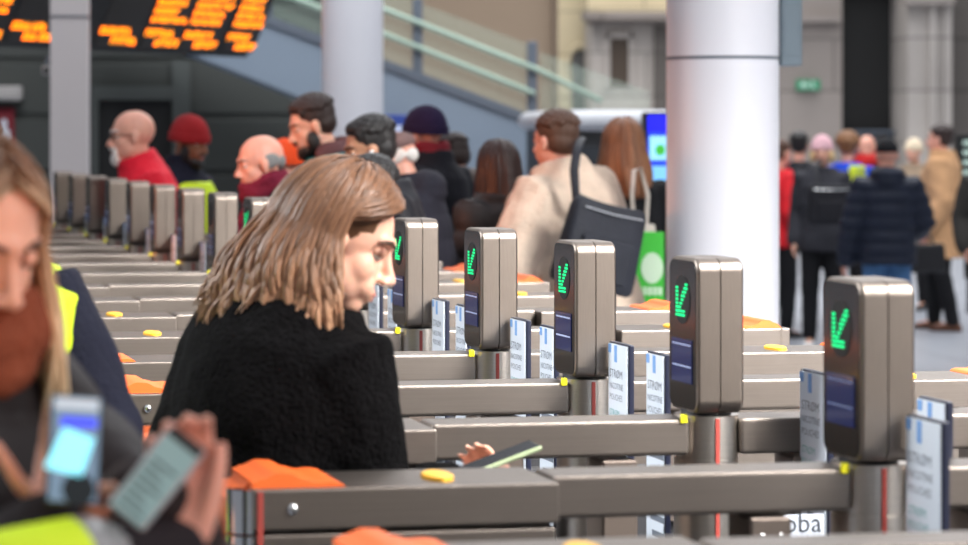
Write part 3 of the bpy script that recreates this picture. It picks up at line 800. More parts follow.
person('person', 'person in orange knitted hat between the balding man and the bearded man', x, y, -80, h=1.66, pitch=6, skin=skin_pink,
    arms={'R': A_(w=(.17, .12, .92), hint=(.03, -.6, -.7)), 'L': A_(w=(-.17, .12, .92), hint=(-.03, -.6, -.7))},
    top=A_(sleeve=.55, m=cloth('dark_red_coat', (96, 24, 34)), thick=.035), hair=[A_(kind='beanie', m=cloth('orange_knit', (240, 84, 40), .9))], group=BG)
x, y = at(345, 12.23)
person('man', 'tall bearded man with dark hair in teal jacket and brown hood looking down', x, y, -98, h=1.88, lean=9, pitch=20, skin=skin_light,
    arms={'R': A_(w=(.17, .12, .92), hint=(.03, -.6, -.7)), 'L': A_(w=(-.17, .12, .92), hint=(-.03, -.6, -.7))},
    top=A_(sleeve=.55, m=cloth('teal_jacket', (10, 98, 104), .75), thick=.04, hem=.75), hair=[A_(kind='short', m=hm_dark, quiff=1), A_(kind='beard', m=hm_black)],
    extras=[A_(kind='hoodie', m=cloth('brown_hood', (92, 62, 64)))], group=BG)
x, y = at(374, 9.94)
person('woman', 'short person with black hair, only the crown showing behind the brown-haired woman', x, y, -100, h=1.60, pitch=8, fem=True, skin=skin_olive,
    top=A_(m=cloth('charcoal_coat', (38, 36, 42)), thick=.035), hair=[A_(kind='bun', m=hm_black)], group=BG)
x, y = at(399, 10.74)
person('man', 'black-haired man with white earbud in black jacket, seen from the side', x, y, -96, h=1.76, lean=8, pitch=14, skin=skin_olive, head_scale=1.04,
    arms={'R': A_(w=(.17, .12, .92), hint=(.03, -.6, -.7)), 'L': A_(w=(-.17, .12, .92), hint=(-.03, -.6, -.7))},
    top=A_(sleeve=.55, m=black_nylon, thick=.04, hem=.75, collar=False), hair=[A_(kind='short', m=hm_black, quiff=1), A_(kind='earbud', m=mat('white_plastic', (240, 240, 240), .3), side=-1)], group=BG)
x, y = at(424, 11.5)
person('man', 'white-haired man in tweed flat cap and dark padded jacket', x, y, -70, h=1.72, lean=8, pitch=20, skin=skin_pink,
    arms={'R': A_(w=(.17, .12, .92), hint=(.03, -.6, -.7)), 'L': A_(w=(-.17, .12, .92), hint=(-.03, -.6, -.7))},
    top=A_(sleeve=.55, m=cloth('dark_navy_padded', (34, 34, 44)), thick=.042, style='puffer', rows=9, amp=.008, collar=True, hood=True), hair=[A_(kind='flatcap', m=cloth('tweed', (124, 100, 98), .9, var=.3)), A_(kind='ring', m=hm_white)], group=BG)
x, y = at(434, 12.7)
person('man', 'man in navy knitted hat and black coat with dark red lining behind the flat cap', x, y, -55, h=1.82, lean=3, pitch=6, skin=skin_pink,
    top=A_(m=cloth('black_coat', (22, 22, 30)), thick=.05, hem=.60, collar=True, name='coat'), hair=[A_(kind='beanie', m=cloth('navy_knit', (38, 28, 58), .95))],
    extras=[A_(kind='scarf', m=cloth('dark_red_scarf', (112, 26, 36)), tail=True)], group=BG)
x, y = at(474, 13.6)
person('person', 'person in olive brown hooded puffer between the navy hat and the long dark hair', x, y, -35, h=1.70, lean=12, pitch=22, skin=skin_pink, fem=True,
    top=A_(m=cloth('olive_puffer', (78, 66, 62), .6), thick=.055, style='puffer', rows=8, hood=True), hair=[A_(kind='short', m=hm_dark)], group=BG)
x, y = at(500, 12.0)
person('woman', 'woman with very long dark brown hair in dark puffer, seen from behind', x, y, -28, h=1.66, pitch=2, fem=True, skin=skin_pink,
    top=A_(m=cloth('dark_puffer', (52, 48, 48), .55), thick=.06, style='puffer', rows=8, amp=.018), hair=[A_(kind='long', m=hair_long_dark, p=A_(length=.46, n=170, rad=.016, wave=.008, front=60, vol=1.05, back=.05, cyc=.8, seed=9))], group=BG)
x, y = at(591, 11.3)
fleece = mat('beige_fleece', (214, 194, 176), .95, var=.12, vscale=12, bump=1.0, bscale=90, spec=.15, sheen=.15)
beige, JZ, *_ = person('man', 'man in beige fleece jacket with black shoulder bag, seen from behind', x, y, -42, h=1.80, lean=15, pitch=4, side_lean=-5, skin=skin_pink,
    arms={'L': A_(w=(-.26, .30, 1.00), hint=(-.8, -.5, -.3)), 'R': A_(w=(.24, .32, 1.02), hint=(.9, -.5, -.2))},
    top=A_(m=fleece, thick=.064, hem=.86, collar=True, amp=.012, name='fleece_jacket'), hair=[A_(kind='short', m=hm_brown)], group=BG)
x, y = at(624, 12.7)
person('woman', 'woman with long light brown hair in dark top carrying a pale-strapped bag', x, y, -14, h=1.76, pitch=2, fem=True, skin=skin_pink,
    arms={'R': A_(w=(.26, .30, 1.10)), 'L': A_(w=(-.2, .3, 1.1))},
    top=A_(m=trouser_black, thick=.03), hair=[A_(kind='long', m=hair_long_brown, p=A_(length=.27, n=170, rad=.016, wave=.010, front=58, vol=1.06, back=.05, cyc=.8, seed=13))], group=BG)

def bag(name, label, M, w, h, d, m, strap=None, strap_m=None, strap_r=(.016, .004), cat='bag', group=None, pocket=True, flap=True):
    root = empty(name); root.matrix_world = M; tag(root, label, cat, group)
    mb = MB(); bm = bmesh.new(); bmesh.ops.create_cube(bm, size=1); bmesh.ops.subdivide_edges(bm, edges=bm.edges[:], cuts=5, use_grid_fill=True)
    for v in bm.verts:
        c = v.co; f_ = 1+.10*(.5-c.z)
        c.x *= w*f_*(1-.06*abs(c.y*2)**2); c.y *= d*(1.15-.5*(c.z+.5)*.8)*(1-.35*abs(c.x/w*1.6)**3); c.z *= h*(1-.03*math.cos(c.x/w*5))
    mb.from_bm(bm); me = mb.mesh('b'); o = link('bag_body', me, m, root, 180)
    md = o.modifiers.new('s', 'SUBSURF'); md.levels = 1; md.render_levels = 1
    if pocket:
        mb = MB(); mb.box((-w*.36, -d*.62, -h*.40), (w*.36, -d*.40, h*.10), .012, 3); mb.build('pocket', m, root, 60)
        mb = MB(); mb.tube([(-w*.40, -d*.44, h*.40), (0, -d*.50, h*.385), (w*.40, -d*.44, h*.40)], .004, 6); mb.build('zip', chrome, root)
    if strap:
        Mi = M.inverted(); mb = MB()
        mb.tube([Mi @ Vector(p) for p in strap], strap_r[0], 8, flat=strap_r[1]/strap_r[0], up=Vector((0, 1, 0)))
        mb.build('strap', strap_m or m, root, 180)
    return root
bag_m = cloth('black_canvas_bag', (40, 42, 50), .6)
bc = W(600, 246, 10.90)
bag('shoulder_bag', 'large black shoulder bag hanging on the back of the beige fleece', Matrix.Translation(bc) @ Matrix.Rotation(math.radians(14), 4, 'Y') @ Matrix.Rotation(math.radians(18), 4, 'Z'), .33, .36, .13, bag_m,
    strap=[W(634, 220, 10.95), W(600, 208, 11.0), W(576, 196, 11.02), W(574, 170, 11.00), W(577, 150, 11.06), W(580, 141, 11.16), W(582, 138, 11.30)], strap_m=bag_m, strap_r=(.019, .006))
hb = W(642, 236, 12.3)
bag('handbag', 'small pale handbag on light strap beside the woman with light brown hair', Matrix.Translation(hb), .12, .11, .08, cloth('cream_leather', (206, 196, 186), .5),
    strap=[W(634, 228, 12.3), W(632, 195, 12.3), W(634, 170, 12.36), W(640, 168, 12.4), W(648, 195, 12.3), W(646, 228, 12.3)], strap_r=(.010, .004), cat='handbag', pocket=False)

# ------------------------------------------------------------------ people in the concourse at the right
CG = 'people standing in the concourse'
def rp(px, d, **k):
    x, y = at(px, d)
    return x, y
x, y = at(780, 21.6); person('person', 'person in bright red jacket half hidden by the white pillar', x, y, 60, h=1.62, skin=skin_pink, fem=True, top=A_(m=cloth('bright_red', (206, 30, 40), .7), thick=.04), hair=[A_(kind='short', m=hm_brown)], group=CG, voxel=.008)
x, y = at(799, 23); person('man', 'man in black jacket and olive trousers behind the red jacket', x, y, 20, h=1.68, skin=skin_pink, top=A_(m=black_nylon, thick=.04), legs=cloth('olive_trousers', (62, 62, 46)), hair=[A_(kind='short', m=hm_black)], group=CG, voxel=.008)
x, y = at(822, 20.6); person('woman', 'blonde woman in pink hat and dark grey jacket', x, y, -165, h=1.66, fem=True, skin=skin_light, top=A_(m=cloth('grey_jacket', (50, 50, 56)), thick=.04), hair=[A_(kind='long', m=hair_mat('hair_blond_plain', (190, 150, 104), (232, 200, 150)), p=A_(length=.10, n=130, rad=.015, wave=.005, front=55, vol=.88, back=.0, seed=4)), A_(kind='beanie', m=cloth('pink_hat', (214, 170, 178)))], shoes=shoe_white, group=CG, voxel=.008)
x, y = at(848, 22); person('woman', 'woman with bushy brown hair in bright blue jacket', x, y, 25, h=1.68, fem=True, skin=skin_pink, top=A_(m=cloth('bright_blue', (24, 70, 205), .65), thick=.045), hair=[A_(kind='bun', m=mat('hair_tawny', (124, 84, 52), .6, bump=.5, bscale=60))], group=CG, voxel=.008)
x, y = at(867, 23.5); person('man', 'bald man in red scarf behind the navy puffer', x, y, -150, h=1.66, skin=skin_pink, top=A_(m=black_nylon, thick=.04), extras=[A_(kind='scarf', m=cloth('red_scarf', (190, 40, 40)))], group=CG, voxel=.008)
x, y = at(887, 18.4); person('man', 'man in navy hooded puffer and blue jeans, seen from behind', x, y, 8, h=1.64, skin=skin_pink, legs=jeans,
    arms={'L': A_(w=(-.30, .04, .82), hint=(-.4, -.6, 0)), 'R': A_(w=(.20, .28, 1.02), hint=(.4, -.6, -.3))},
    top=A_(m=cloth('navy_puffer', (26, 32, 48), .55), thick=.045, style='puffer', rows=11, amp=.014, hood=True, hem=.82), hair=[A_(kind='cap', m=cloth('black_cap', (20, 20, 24)))], group=CG, voxel=.007)
x, y = at(914, 25); person('woman', 'woman in cream hat between the navy puffer and the camel coat', x, y, -140, h=1.62, fem=True, skin=skin_light, top=A_(m=cloth('stone_coat', (150, 130, 110)), thick=.04, hem=.6), hair=[A_(kind='beanie', m=cloth('cream_hat', (224, 206, 180)))], group=CG, voxel=.008)
x, y = at(941, 22.4); tan, JT, *_ = person('man', 'man in long camel coat, black trousers and brown shoes, seen from behind', x, y, -62, h=1.74, skin=skin_pink, shoes=shoe_brown,
    top=A_(m=cloth('camel_coat', (196, 152, 112), .9), thick=.05, hem=.62, flare=.03, collar=True, name='coat'), hair=[A_(kind='short', m=hm_dark)], stride=.1, group=CG, voxel=.007)
x, y = at(990, 20.5); person('person', 'person in dark coat cut off by the right edge', x, y, 170, h=1.60, skin=skin_pink, top=A_(m=cloth('dark_olive_coat', (48, 46, 44)), thick=.05, hem=.6), hair=[A_(kind='short', m=hm_dark)], group=CG, voxel=.008)
hbag = W(926, 258, 21.9)
bag('briefcase', 'black bag held by the man in the camel coat', Matrix.Translation(hbag), .30, .24, .12, mat('black_leather', (22, 22, 26), .4), strap=[W(918, 245, 21.9), W(921, 234, 21.95), W(929, 234, 21.95), W(934, 245, 21.9)], strap_r=(.012, .008), pocket=False)
rb = W(857, 184, 21.6)
bag('backpack', 'blue and yellow-green backpack on the bright blue jacket', Matrix.Translation(rb) @ Matrix.Rotation(.9, 4, 'Z'), .2, .30, .10, cloth('lime_pack', (196, 214, 60)), cat='backpack')
gb = W(830, 205, 20.1)
bag('satchel', 'black satchel in front of the grey jacket', Matrix.Translation(gb), .32, .30, .12, black_nylon, strap=[W(820, 192, 20.2), W(816, 172, 20.3), W(820, 160, 20.45)], cat='bag')

# ------------------------------------------------------------------ the hall
floor_m = mat('concourse_floor', (168, 172, 180), .30, var=.06, vscale=.6, bump=.04, bscale=3)
nt = floor_m.node_tree; b = nt.nodes['Principled BSDF']
br = nt.nodes.new('ShaderNodeTexBrick'); br.inputs['Scale'].default_value = 1; br.offset = 0
br.inputs['Color1'].default_value = lin((172, 176, 184)); br.inputs['Color2'].default_value = lin((160, 164, 173)); br.inputs['Mortar'].default_value = lin((120, 124, 132))
br.inputs['Mortar Size'].default_value = .008; br.inputs['Brick Width'].default_value = .9; br.inputs['Row Height'].default_value = .9
tcn = nt.nodes.new('ShaderNodeTexCoord'); nt.links.new(tcn.outputs['Object'], br.inputs['Vector']); nt.links.new(br.outputs['Color'], b.inputs['Base Color'])
mb = MB(); mb.box((-14, -8, -.2), (22, 60, 0)); struct('floor', mb, floor_m)

def stone_mat(name, rgb, var, w=1.6, h=.75):
    m = mat(name, rgb, .85, var=var, vscale=.9, bump=.3, bscale=12)
    nt = m.node_tree; b = nt.nodes['Principled BSDF']
    br = nt.nodes.new('ShaderNodeTexBrick'); br.inputs['Scale'].default_value = 1
    c = lin(rgb)
    br.inputs['Color1'].default_value = c; br.inputs['Color2'].default_value = tuple(v*.86 for v in c[:3])+(1,); br.inputs['Mortar'].default_value = tuple(v*.55 for v in c[:3])+(1,)
    br.inputs['Mortar Size'].default_value = .018; br.inputs['Brick Width'].default_value = w; br.inputs['Row Height'].default_value = h
    tc = nt.nodes.new('ShaderNodeTexCoord'); mp = nt.nodes.new('ShaderNodeMapping'); mp.inputs['Rotation'].default_value = (PI/2, 0, 0)
    nt.links.new(tc.outputs['Object'], mp.inputs[0]); nt.links.new(mp.outputs[0], br.inputs['Vector'])
    mx = nt.nodes.new('ShaderNodeMix'); mx.data_type = 'RGBA'; mx.blend_type = 'MULTIPLY'; mx.inputs[0].default_value = .5
    nz = nt.nodes.new('ShaderNodeTexNoise'); nz.inputs['Scale'].default_value = .7; nz.inputs['Detail'].default_value = 6; nt.links.new(tc.outputs['Object'], nz.inputs['Vector'])
    nt.links.new(br.outputs['Color'], mx.inputs[6]); nt.links.new(nz.outputs['Fac'], mx.inputs[7])
    nt.links.new(mx.outputs[2], b.inputs['Base Color'])
    return m
stone_g = stone_mat('grey_stone', (168, 158, 152), .1)
stone_l = stone_mat('pale_stone', (206, 198, 192), .08)
stone_d = stone_mat('dark_stone', (112, 106, 102), .1)
cream = stone_mat('cream_stone', (244, 228, 192), .05)
beige_wall = mat('beige_wall', (150, 130, 110), .8, var=.08, vscale=.5)
panel_d = mat('dark_green_panel', (46, 49, 46), .55, var=.05, vscale=1)
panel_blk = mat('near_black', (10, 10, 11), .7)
slate = mat('slate_blue_paint', (116, 129, 144), .5, var=.04, vscale=.6)
slate_d = mat('slate_dark', (84, 92, 104), .45)
D = 38.0
def slab(mb, x0, x1, y0, y1, d, depth):     # a block whose front face spans these picture bounds at distance d
    a = W(x0, y1, d); c = W(x1, y0, d)
    mb.box((a.x, d, max(0, a.z)), (c.x, d+depth, c.z))
FLOOR_Y = 9999
mb = MB(); slab(mb, 760, 842, -90, FLOOR_Y, D, 1.0); slab(mb, 842, 908, -90, -20, D, 1.0); struct('wall_back', mb, stone_g)
mb = MB(); slab(mb, 908, 952, -90, FLOOR_Y, D-.5, 1.5); struct('wall_pier', mb, stone_l)
mb = MB(); slab(mb, 930, 936, -90, FLOOR_Y, D-.62, .3); slab(mb, 944, 952, -90, FLOOR_Y, D-.56, .3); struct('trim_1', mb, stone_l)
mb = MB(); slab(mb, 952, 1140, -90, FLOOR_Y, D, 1.0); struct('wall_right', mb, stone_d)
mb = MB(); slab(mb, 770, 842, 15, 22, D-.15, .3); slab(mb, 905, 955, -4, 4, D-.75, .3); struct('trim_2', mb, stone_g)
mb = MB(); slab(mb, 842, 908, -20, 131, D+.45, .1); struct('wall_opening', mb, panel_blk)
# grey doors under the black opening
dr = empty('door_1', (0, 0, 0)); tag(dr, kind='structure')
mb = MB(); slab(mb, 842, 908, 131, FLOOR_Y, D+.30, .06); mb.build('door_leaf', mat('door_grey', (84, 82, 84), .5), dr)
mb = MB()
for px in (842, 858, 873.5, 890, 906): slab(mb, px, px+1.6, 131, FLOOR_Y, D+.22, .1)
slab(mb, 842, 908, 130, 133, D+.2, .12); mb.build('door_frame', slate_d, dr)
# exit sign
ex = empty('exit_sign', W(808.5, 85, D-.12)); tag(ex, 'small green exit sign on the grey stone wall', 'exit sign')
mb = MB(); mb.box((-.17, 0, -.075), (.17, .06, .075), .01, 2); mb.build('sign_box', mat('sign_green', (40, 128, 92), .4, emit=((30, 120, 84), .25)), ex)
mb = MB(); mb.prism([(-.13, -.004, 0), (-.06, -.004, .05), (-.06, -.004, .018), (.0, -.004, .018), (.0, -.004, -.018), (-.06, -.004, -.018), (-.06, -.004, -.05)], (0, .006, 0))
mb.ell((.055, -.002, .045), (.014, .004, .014)); mb.tube([(.055, -.001, .028), (.06, -.001, -.01), (.09, -.001, -.055)], .009, 6); mb.tube([(.06, -.001, -.01), (.03, -.001, -.05)], .009, 6); mb.tube([(.02, -.001, .01), (.055, -.001, .022), (.095, -.001, .0)], .007, 6)
mb.build('pictogram', mat('sign_white', (200, 225, 212), .4), ex)
# black information sign at the right edge
bs = empty('information_sign', W(974, 158, 24.5)); tag(bs, 'black information board with white lettering at the right edge', 'sign')
mb = MB(); mb.box((-.16, 0, -.45), (.5, .08, .22), .01, 2); mb.build('board', panel_blk, bs)
mb = MB(); mb.box((-.05, .02, -1.459), (.0, .06, -.44)); mb.box((.34, .02, -1.459), (.39, .06, -.44)); mb.build('leg', panel_blk, bs)
mb = MB()
for k in range(4): mb.box((-.10, -.004, .12-.09*k), (.2, .002, .16-.09*k))
mb.build('lettering', mat('sign_white', (200, 225, 212), .4), bs)

# ---- dark panelled wall at the left
mb = MB(); slab(mb, -280, 348, -110, FLOOR_Y, 26, .3)
for k in range(14):
    z = .2+.55*k
    a = W(-280, 0, 25.97); c = W(348, 0, 25.97); mb.box((a.x, 25.965, z), (c.x, 26.01, z+.50), .012, 1)
struct('wall_left', mb, panel_d)
dr = empty('door_2'); tag(dr, kind='structure')
mb = MB(); slab(mb, 98, 172, 100, FLOOR_Y, 25.93, .03); mb.build('door_leaf', panel_blk, dr)
mb = MB(); slab(mb, 92, 98, 86, FLOOR_Y, 25.86, .1); slab(mb, 172.2, 190, 60, FLOOR_Y, 25.86, .1); slab(mb, 98.1, 172.1, 86, 99.8, 25.87, .09); mb.build('door_frame', mat('frame_green_grey', (66, 70, 68), .5), dr)
# lamp and notice left of the pillar
lb = empty('wall_lamp', W(8, 92, 25.7)); tag(lb, 'pale grey wall lamp box left of the square pillar', 'lamp')
mb = MB(); mb.box((-.20, 0, -.07), (.13, .26, .06), .02, 3); mb.build('housing', mat('pale_grey', (150, 146, 144), .5), lb, 50)
mb = MB(); mb.box((-.18, .02, -.08), (.11, .24, -.068), .004, 1); mb.build('diffuser', mat('frosted', (200, 198, 196), .4), lb)
nb_ = empty('notice', W(4, 125, 25.91)); tag(nb_, 'dark red notice with white figure beside the blonde woman\'s parting', 'notice')
mb = MB(); mb.box((-.14, 0, -.22), (.10, .06, .17), .008, 2); mb.build('board', cloth('notice_red', (110, 30, 40), .6), nb_)
mb = MB(); mb.ell((.0, -.003, .02), (.035, .006, .04)); mb.ell((.0, -.003, -.1), (.06, .006, .085)); mb.build('white_figure', mat('notice_white', (190, 194, 204), .5), nb_, 180)
cm = empty('security_camera', W(47, 66, 17.7)); tag(cm, 'white security camera on the left side of the square pillar', 'camera')
mb = MB(); mb.box((-.03, -.09, -.06), (.03, .09, .0), .012, 3); mb.build('body', mat('pale_grey', (150, 146, 144), .5), cm, 50)
mb = MB(); mb.tube([(0, .02, 0), (0, .03, .05), (.04, .09, .07)], .012, 8); mb.build('bracket', slate_d, cm, 60)
mb = MB(); mb.ell((0, -.092, -.03), (.02, .012, .02)); mb.build('lens', black, cm, 180)

# ---- pillars
mb = MB(); a = W(50, 0, 17.6); c = W(88, 0, 17.6); mb.box((a.x, 17.6, 0), (c.x, 17.86, 6), .008, 2); sp = struct('pillar_square', mb, mat('pillar_grey', (206, 199, 199), .5, var=.03, vscale=1))
zb = W(0, 16.5, 17.6).z
mb = MB(); mb.box((a.x-.003, 17.594, zb-.006), (c.x+.003, 17.87, zb+.006)); mb.build('joint', slate_d, sp)
def column(name, pxc, half, d, joint_y, m):
    ctr = W(pxc, 0, d); r = half*d/F
    mb = MB(); mb.cyl((ctr.x, d), r, 0, 6, 64); o = struct(name, mb, m, 40)
    if joint_y is not None:
        z = W(0, joint_y, d-r).z
        mb = MB(); mb.cyl((ctr.x, d), r+.0015, z-.006, z+.006, 64); mb.build('joint', slate_d, o, 40)
    mb = MB(); mb.cyl((ctr.x, d), r+.03, 0, .12, 48); mb.build('base_ring', steel, o, 40)
    return ctr, r
bigc, bigr = column('pillar_large', 722.5, 55.5, 11.0, 57, white_paint)
column('pillar_round', 352.5, 30.5, 19.0, None, white_paint)
hs = empty('speaker_box', (bigc.x+bigr+.043, 11.0, W(0, 66, 11).z)); tag(hs, 'slate blue loudspeaker box mounted on the right of the large white pillar', 'loudspeaker')
mb = MB(); mb.box((-.045, -.07, 0), (.043, .09, .9), .006, 2); mb.build('cabinet', mat('box_slate', (100, 114, 124), .5), hs, 40)
mb = MB(); mb.box((-.035, -.073, .04), (.033, -.068, .86), .002, 1); mb.build('grille', mat('box_slate', (100, 114, 124), .5), hs)
# small black fixing mark on the pillar
# ---- stair: slanted wall, coping, glass balustrade
d = 23.0
up = lambda x: 62+.378*(x-385)
poly = [W(60, up(60), d), W(535, up(535), d), Vector((W(535, 0, d).x, d, 0)), Vector((W(352, 0, d).x, d, 0)), W(352, 118, d), W(60, 118-.40*292, d)]
mb = MB(); mb.prism(poly, (0, 1.6, 0)); struct('wall_stair', mb, slate)
dirv = (W(535, up(535), d)-W(60, up(60), d)).normalized()
mb = MB(); p0 = W(60, up(60), d); p1 = W(538, up(538), d)
mb.prism([p0+Vector((0, -.04, -.06)), p1+Vector((0, -.04, -.06)), p1+Vector((0, -.04, .02)), p0+Vector((0, -.04, .02))], (0, 1.68, 0)); struct('trim_coping', mb, slate_d)
ba = empty('balustrade', W(535, up(535), d+.1)); tag(ba, 'glass balustrade with two green handrails and grey posts along the stair', 'balustrade')
def rel(p): return Vector(p)-ba.location
glass = mat('green_glass', (190, 214, 198), .05, alpha=.10, spec=.6)
for i, px in enumerate((120, 268, 417.5, 532)):
    b0 = W(px, up(px)+3, d+.1); t0 = W(px, up(px)-76, d+.1)
    mb = MB(); mb.box(rel((b0.x-.042, d+.06, b0.z)), rel((b0.x+.042, d+.14, t0.z)), .008, 2); mb.build('post', slate_d, ba, 40)
for a_, b_ in ((125, 264), (272, 413), (422, 528)):
    mb = MB(); q = [W(a_, up(a_)-2, d+.09), W(b_, up(b_)-2, d+.09), W(b_, up(b_)-72, d+.09), W(a_, up(a_)-72, d+.09)]
    mb.prism([rel(p) for p in q], (0, .012, 0)); mb.build('glass_panel', glass, ba)
rail_m = mat('pale_green_rail', (146, 166, 152), .4, .1)
for off in (-57, -33):
    pts = [W(100, up(100)+off, d+.0), W(536, up(536)+off+7, d+.0), W(600, up(536)+off+38, d+.3)] if off == -57 else [W(100, up(100)+off, d), W(533, up(533)+off+8, d)]
    mb = MB(); mb.tube([rel(p) for p in pts], .024, 12); mb.build('handrail', rail_m, ba, 60)
mb = MB(); q = [W(540, 118, d+.09), W(650, 128, d+.09), W(650, 92, d+.09), W(540, 52, d+.09)]; mb.prism([rel(p) for p in q], (0, .012, 0)); mb.build('glass_panel', glass, ba)

# ---- buildings seen beyond the stair
mb = MB(); slab(mb, 300, 557, -110, FLOOR_Y, 33, .3); struct('wall_beige', mb, beige_wall)
mb = MB(); slab(mb, 553.5, 558, -110, FLOOR_Y, 32.9, .5); struct('trim_edge', mb, mat('edge_brown', (118, 100, 84), .7))
d = 46.0
bd = empty('station_building', (0, 0, 0)); tag(bd, 'cream and grey stone building facade seen above the kiosk roof', 'building')
mb = MB(); slab(mb, 520, 640, -110, FLOOR_Y, d, .8); mb.build('cream_wall', cream, bd)
mb = MB()      # arched window
cxw, top, wd = 581, 62, 9.5
arch = [W(cxw+wd*math.cos(a), top-wd*1.3*math.sin(a), d-.05) for a in (PI*j/14 for j in range(15))]+[W(cxw-wd, 130, d-.05), W(cxw+wd, 130, d-.05)]
mb.prism(arch, (0, .2, 0)); mb.build('arched_window', mat('window_dark', (92, 92, 92), .2), bd)
mb = MB(); arc = [W(cxw+(wd+3)*math.cos(a), top-(wd+3)*1.3*math.sin(a), d-.1) for a in (PI*j/14 for j in range(15))]; mb.tube(arc, .05, 8); mb.build('arch_moulding', cream, bd, 60)
mb = MB(); slab(mb, 592, 700, 12, FLOOR_Y, d-1.2, .9); mb.build('stone_front', stone_l, bd)
mb = MB(); slab(mb, 588, 700, -110, 12, d-1.0, .7); mb.build('upper_storey', cream, bd)
mb = MB(); slab(mb, 586, 700, 11, 19, d-1.7, .6); slab(mb, 589, 700, 19, 24, d-1.45, .4); mb.build('cornice', stone_g, bd)
mb = MB(); slab(mb, 610, 629, 38, 86, d-1.24, .1); mb.build('window_opening', mat('opening_brown', (78, 66, 56), .7), bd)
mb = MB(); slab(mb, 606, 610, 34, 88, d-1.3, .15); slab(mb, 629, 633, 34, 88, d-1.3, .15); slab(mb, 606, 633, 33, 38, d-1.3, .15); mb.build('window_surround', stone_l, bd)
mb = MB(); slab(mb, 655, 668, 24, FLOOR_Y, d-1.35, .3); mb.build('pilaster', stone_d, bd)
# ---- kiosk with pale rounded roof
d = 20.0
kk = empty('kiosk', W(612, 0, d)*1.0); kk.location.z = 0; tag(kk, 'black kiosk with pale grey rounded roof behind the beige fleece', 'kiosk')
rk = lambda p: Vector(p)-kk.location
a = W(549, 131, d); c = W(690, 110, d)
mb = MB(); mb.box(rk((a.x, d, a.z)), rk((c.x, d+2.2, c.z)), .10, 5); mb.build('roof', mat('kiosk_roof', (188, 190, 196), .45), kk, 60)
mb = MB(); mb.box(rk((a.x+.06, d+.12, 0)), rk((c.x-.06, d+2.0, a.z+.02)), .02, 2); mb.build('body', mat('kiosk_black', (30, 31, 35), .5), kk)
mb = MB(); z0 = W(0, 200, d).z
mb.box(rk((a.x+.2, d+.10, z0)), rk((W(640, 0, d).x, d+.13, a.z-.12)), .01, 1); mb.build('window', mat('kiosk_glass', (46, 50, 56), .15), kk)
# ---- information totem with lit screen
d = 15.0
tt = empty('information_totem', W(668, 0, d)); tt.location.z = 0; tag(tt, 'tall black totem with blue lit screen beside the large white pillar', 'information screen')
rt = lambda p: Vector(p)-tt.location
a = W(645.5, 0, d).x; c = W(697, 0, d).x; z1 = W(0, 112, d).z
mb = MB(); mb.box(rt((a, d, 0)), rt((c, d+.16, z1)), .012, 2); mb.build('body', mat('kiosk_black', (30, 31, 35), .5), tt)
sx0, sx1 = W(647.5, 0, d).x, W(695, 0, d).x
def srect(nm, x0, x1, y0, y1, rgb, e, off):
    mb = MB(); mb.box(rt((W(x0, 0, d).x, d-off, W(0, y1, d).z)), rt((W(x1, 0, d).x, d-.001, W(0, y0, d).z))); return mb.build(nm, mat(nm+'_'+str(rgb), rgb, .3, emit=(rgb, e)), tt)
srect('screen', 647.5, 695, 115, 205, (24, 60, 210), 1.0, .003)
srect('screen_header', 647.5, 695, 115, 132, (20, 20, 230), 1.2, .005)
srect('screen_tile', 649.5, 692, 136, 160, (150, 215, 245), 1.0, .006)
srect('screen_tile', 649.5, 692, 166, 184, (120, 190, 245), 1.0, .006)
srect('screen_tile', 649.5, 692, 192, 203, (60, 190, 225), 1.0, .006)
mb = MB(); p = W(660, 150, d)
mb.loft([[rt((p.x+.028*math.cos(q), y_, p.z+.032*math.sin(q))) for q in (2*PI*j/20 for j in range(20))] for y_ in (d-.009, d-.002)]); mb.build('green_dot', mat('dot_green', (60, 170, 60), .4, emit=((60, 175, 50), 1.0)), tt)
for yy in (211, 226):
    p = W(658, yy, d); mb = MB(); mb.tube([rt((p.x+.022*math.cos(q), d-.004, p.z+.022*math.sin(q))) for q in (2*PI*j/20 for j in range(21))], .006, 6, caps=False); mb.build('green_ring', mat('ring_green', (70, 170, 50), .4, emit=((70, 175, 50), .8)), tt, 180)
# ---- bright green banner
d = 12.0
gbn = empty('banner', W(646, 0, d)); gbn.location.z = 0; tag(gbn, 'bright green banner stand with white circle behind the beige fleece man', 'banner')
rg = lambda p: Vector(p)-gbn.location
bg_m = mat('banner_green', (60, 196, 56), .5, emit=None)
mb = MB(); q = [W(634, 232, d), W(664, 232, d), W(664, 312, d), W(618, 312, d), W(618, 290, d)]; q[2].z = .42; q[3].z = .42
mb.prism([rg(p) for p in q], (0, .03, 0)); mb.build('panel', bg_m, gbn)
wm = mat('banner_white', (214, 240, 210), .5)
p = W(652, 268, d); mb = MB(); mb.loft([[rt2 for rt2 in (rg((p.x+r_*math.cos(a), y_, p.z+1.4*r_*math.sin(a))) for a in (2*PI*j/24 for j in range(24)))] for r_, y_ in ((.05, d-.006), (.05, d-.001))]); mb.build('white_circle', wm, gbn)
mb = MB()
for i, px in enumerate((640, 645, 650, 655, 660)):
    a_ = W(px-2, 295, d); c_ = W(px+1.8, 287, d); mb.box(rg((a_.x, d-.004, a_.z)), rg((c_.x, d-.001, c_.z)))
mb.build('lettering', wm, gbn)
mb = MB(); a_ = W(617, 0, d).x; c_ = W(665, 0, d).x; mb.box(rg((a_, d-.12, 0)), rg((c_, d+.18, .42)), .02, 2); mb.build('base', dark_box, gbn)
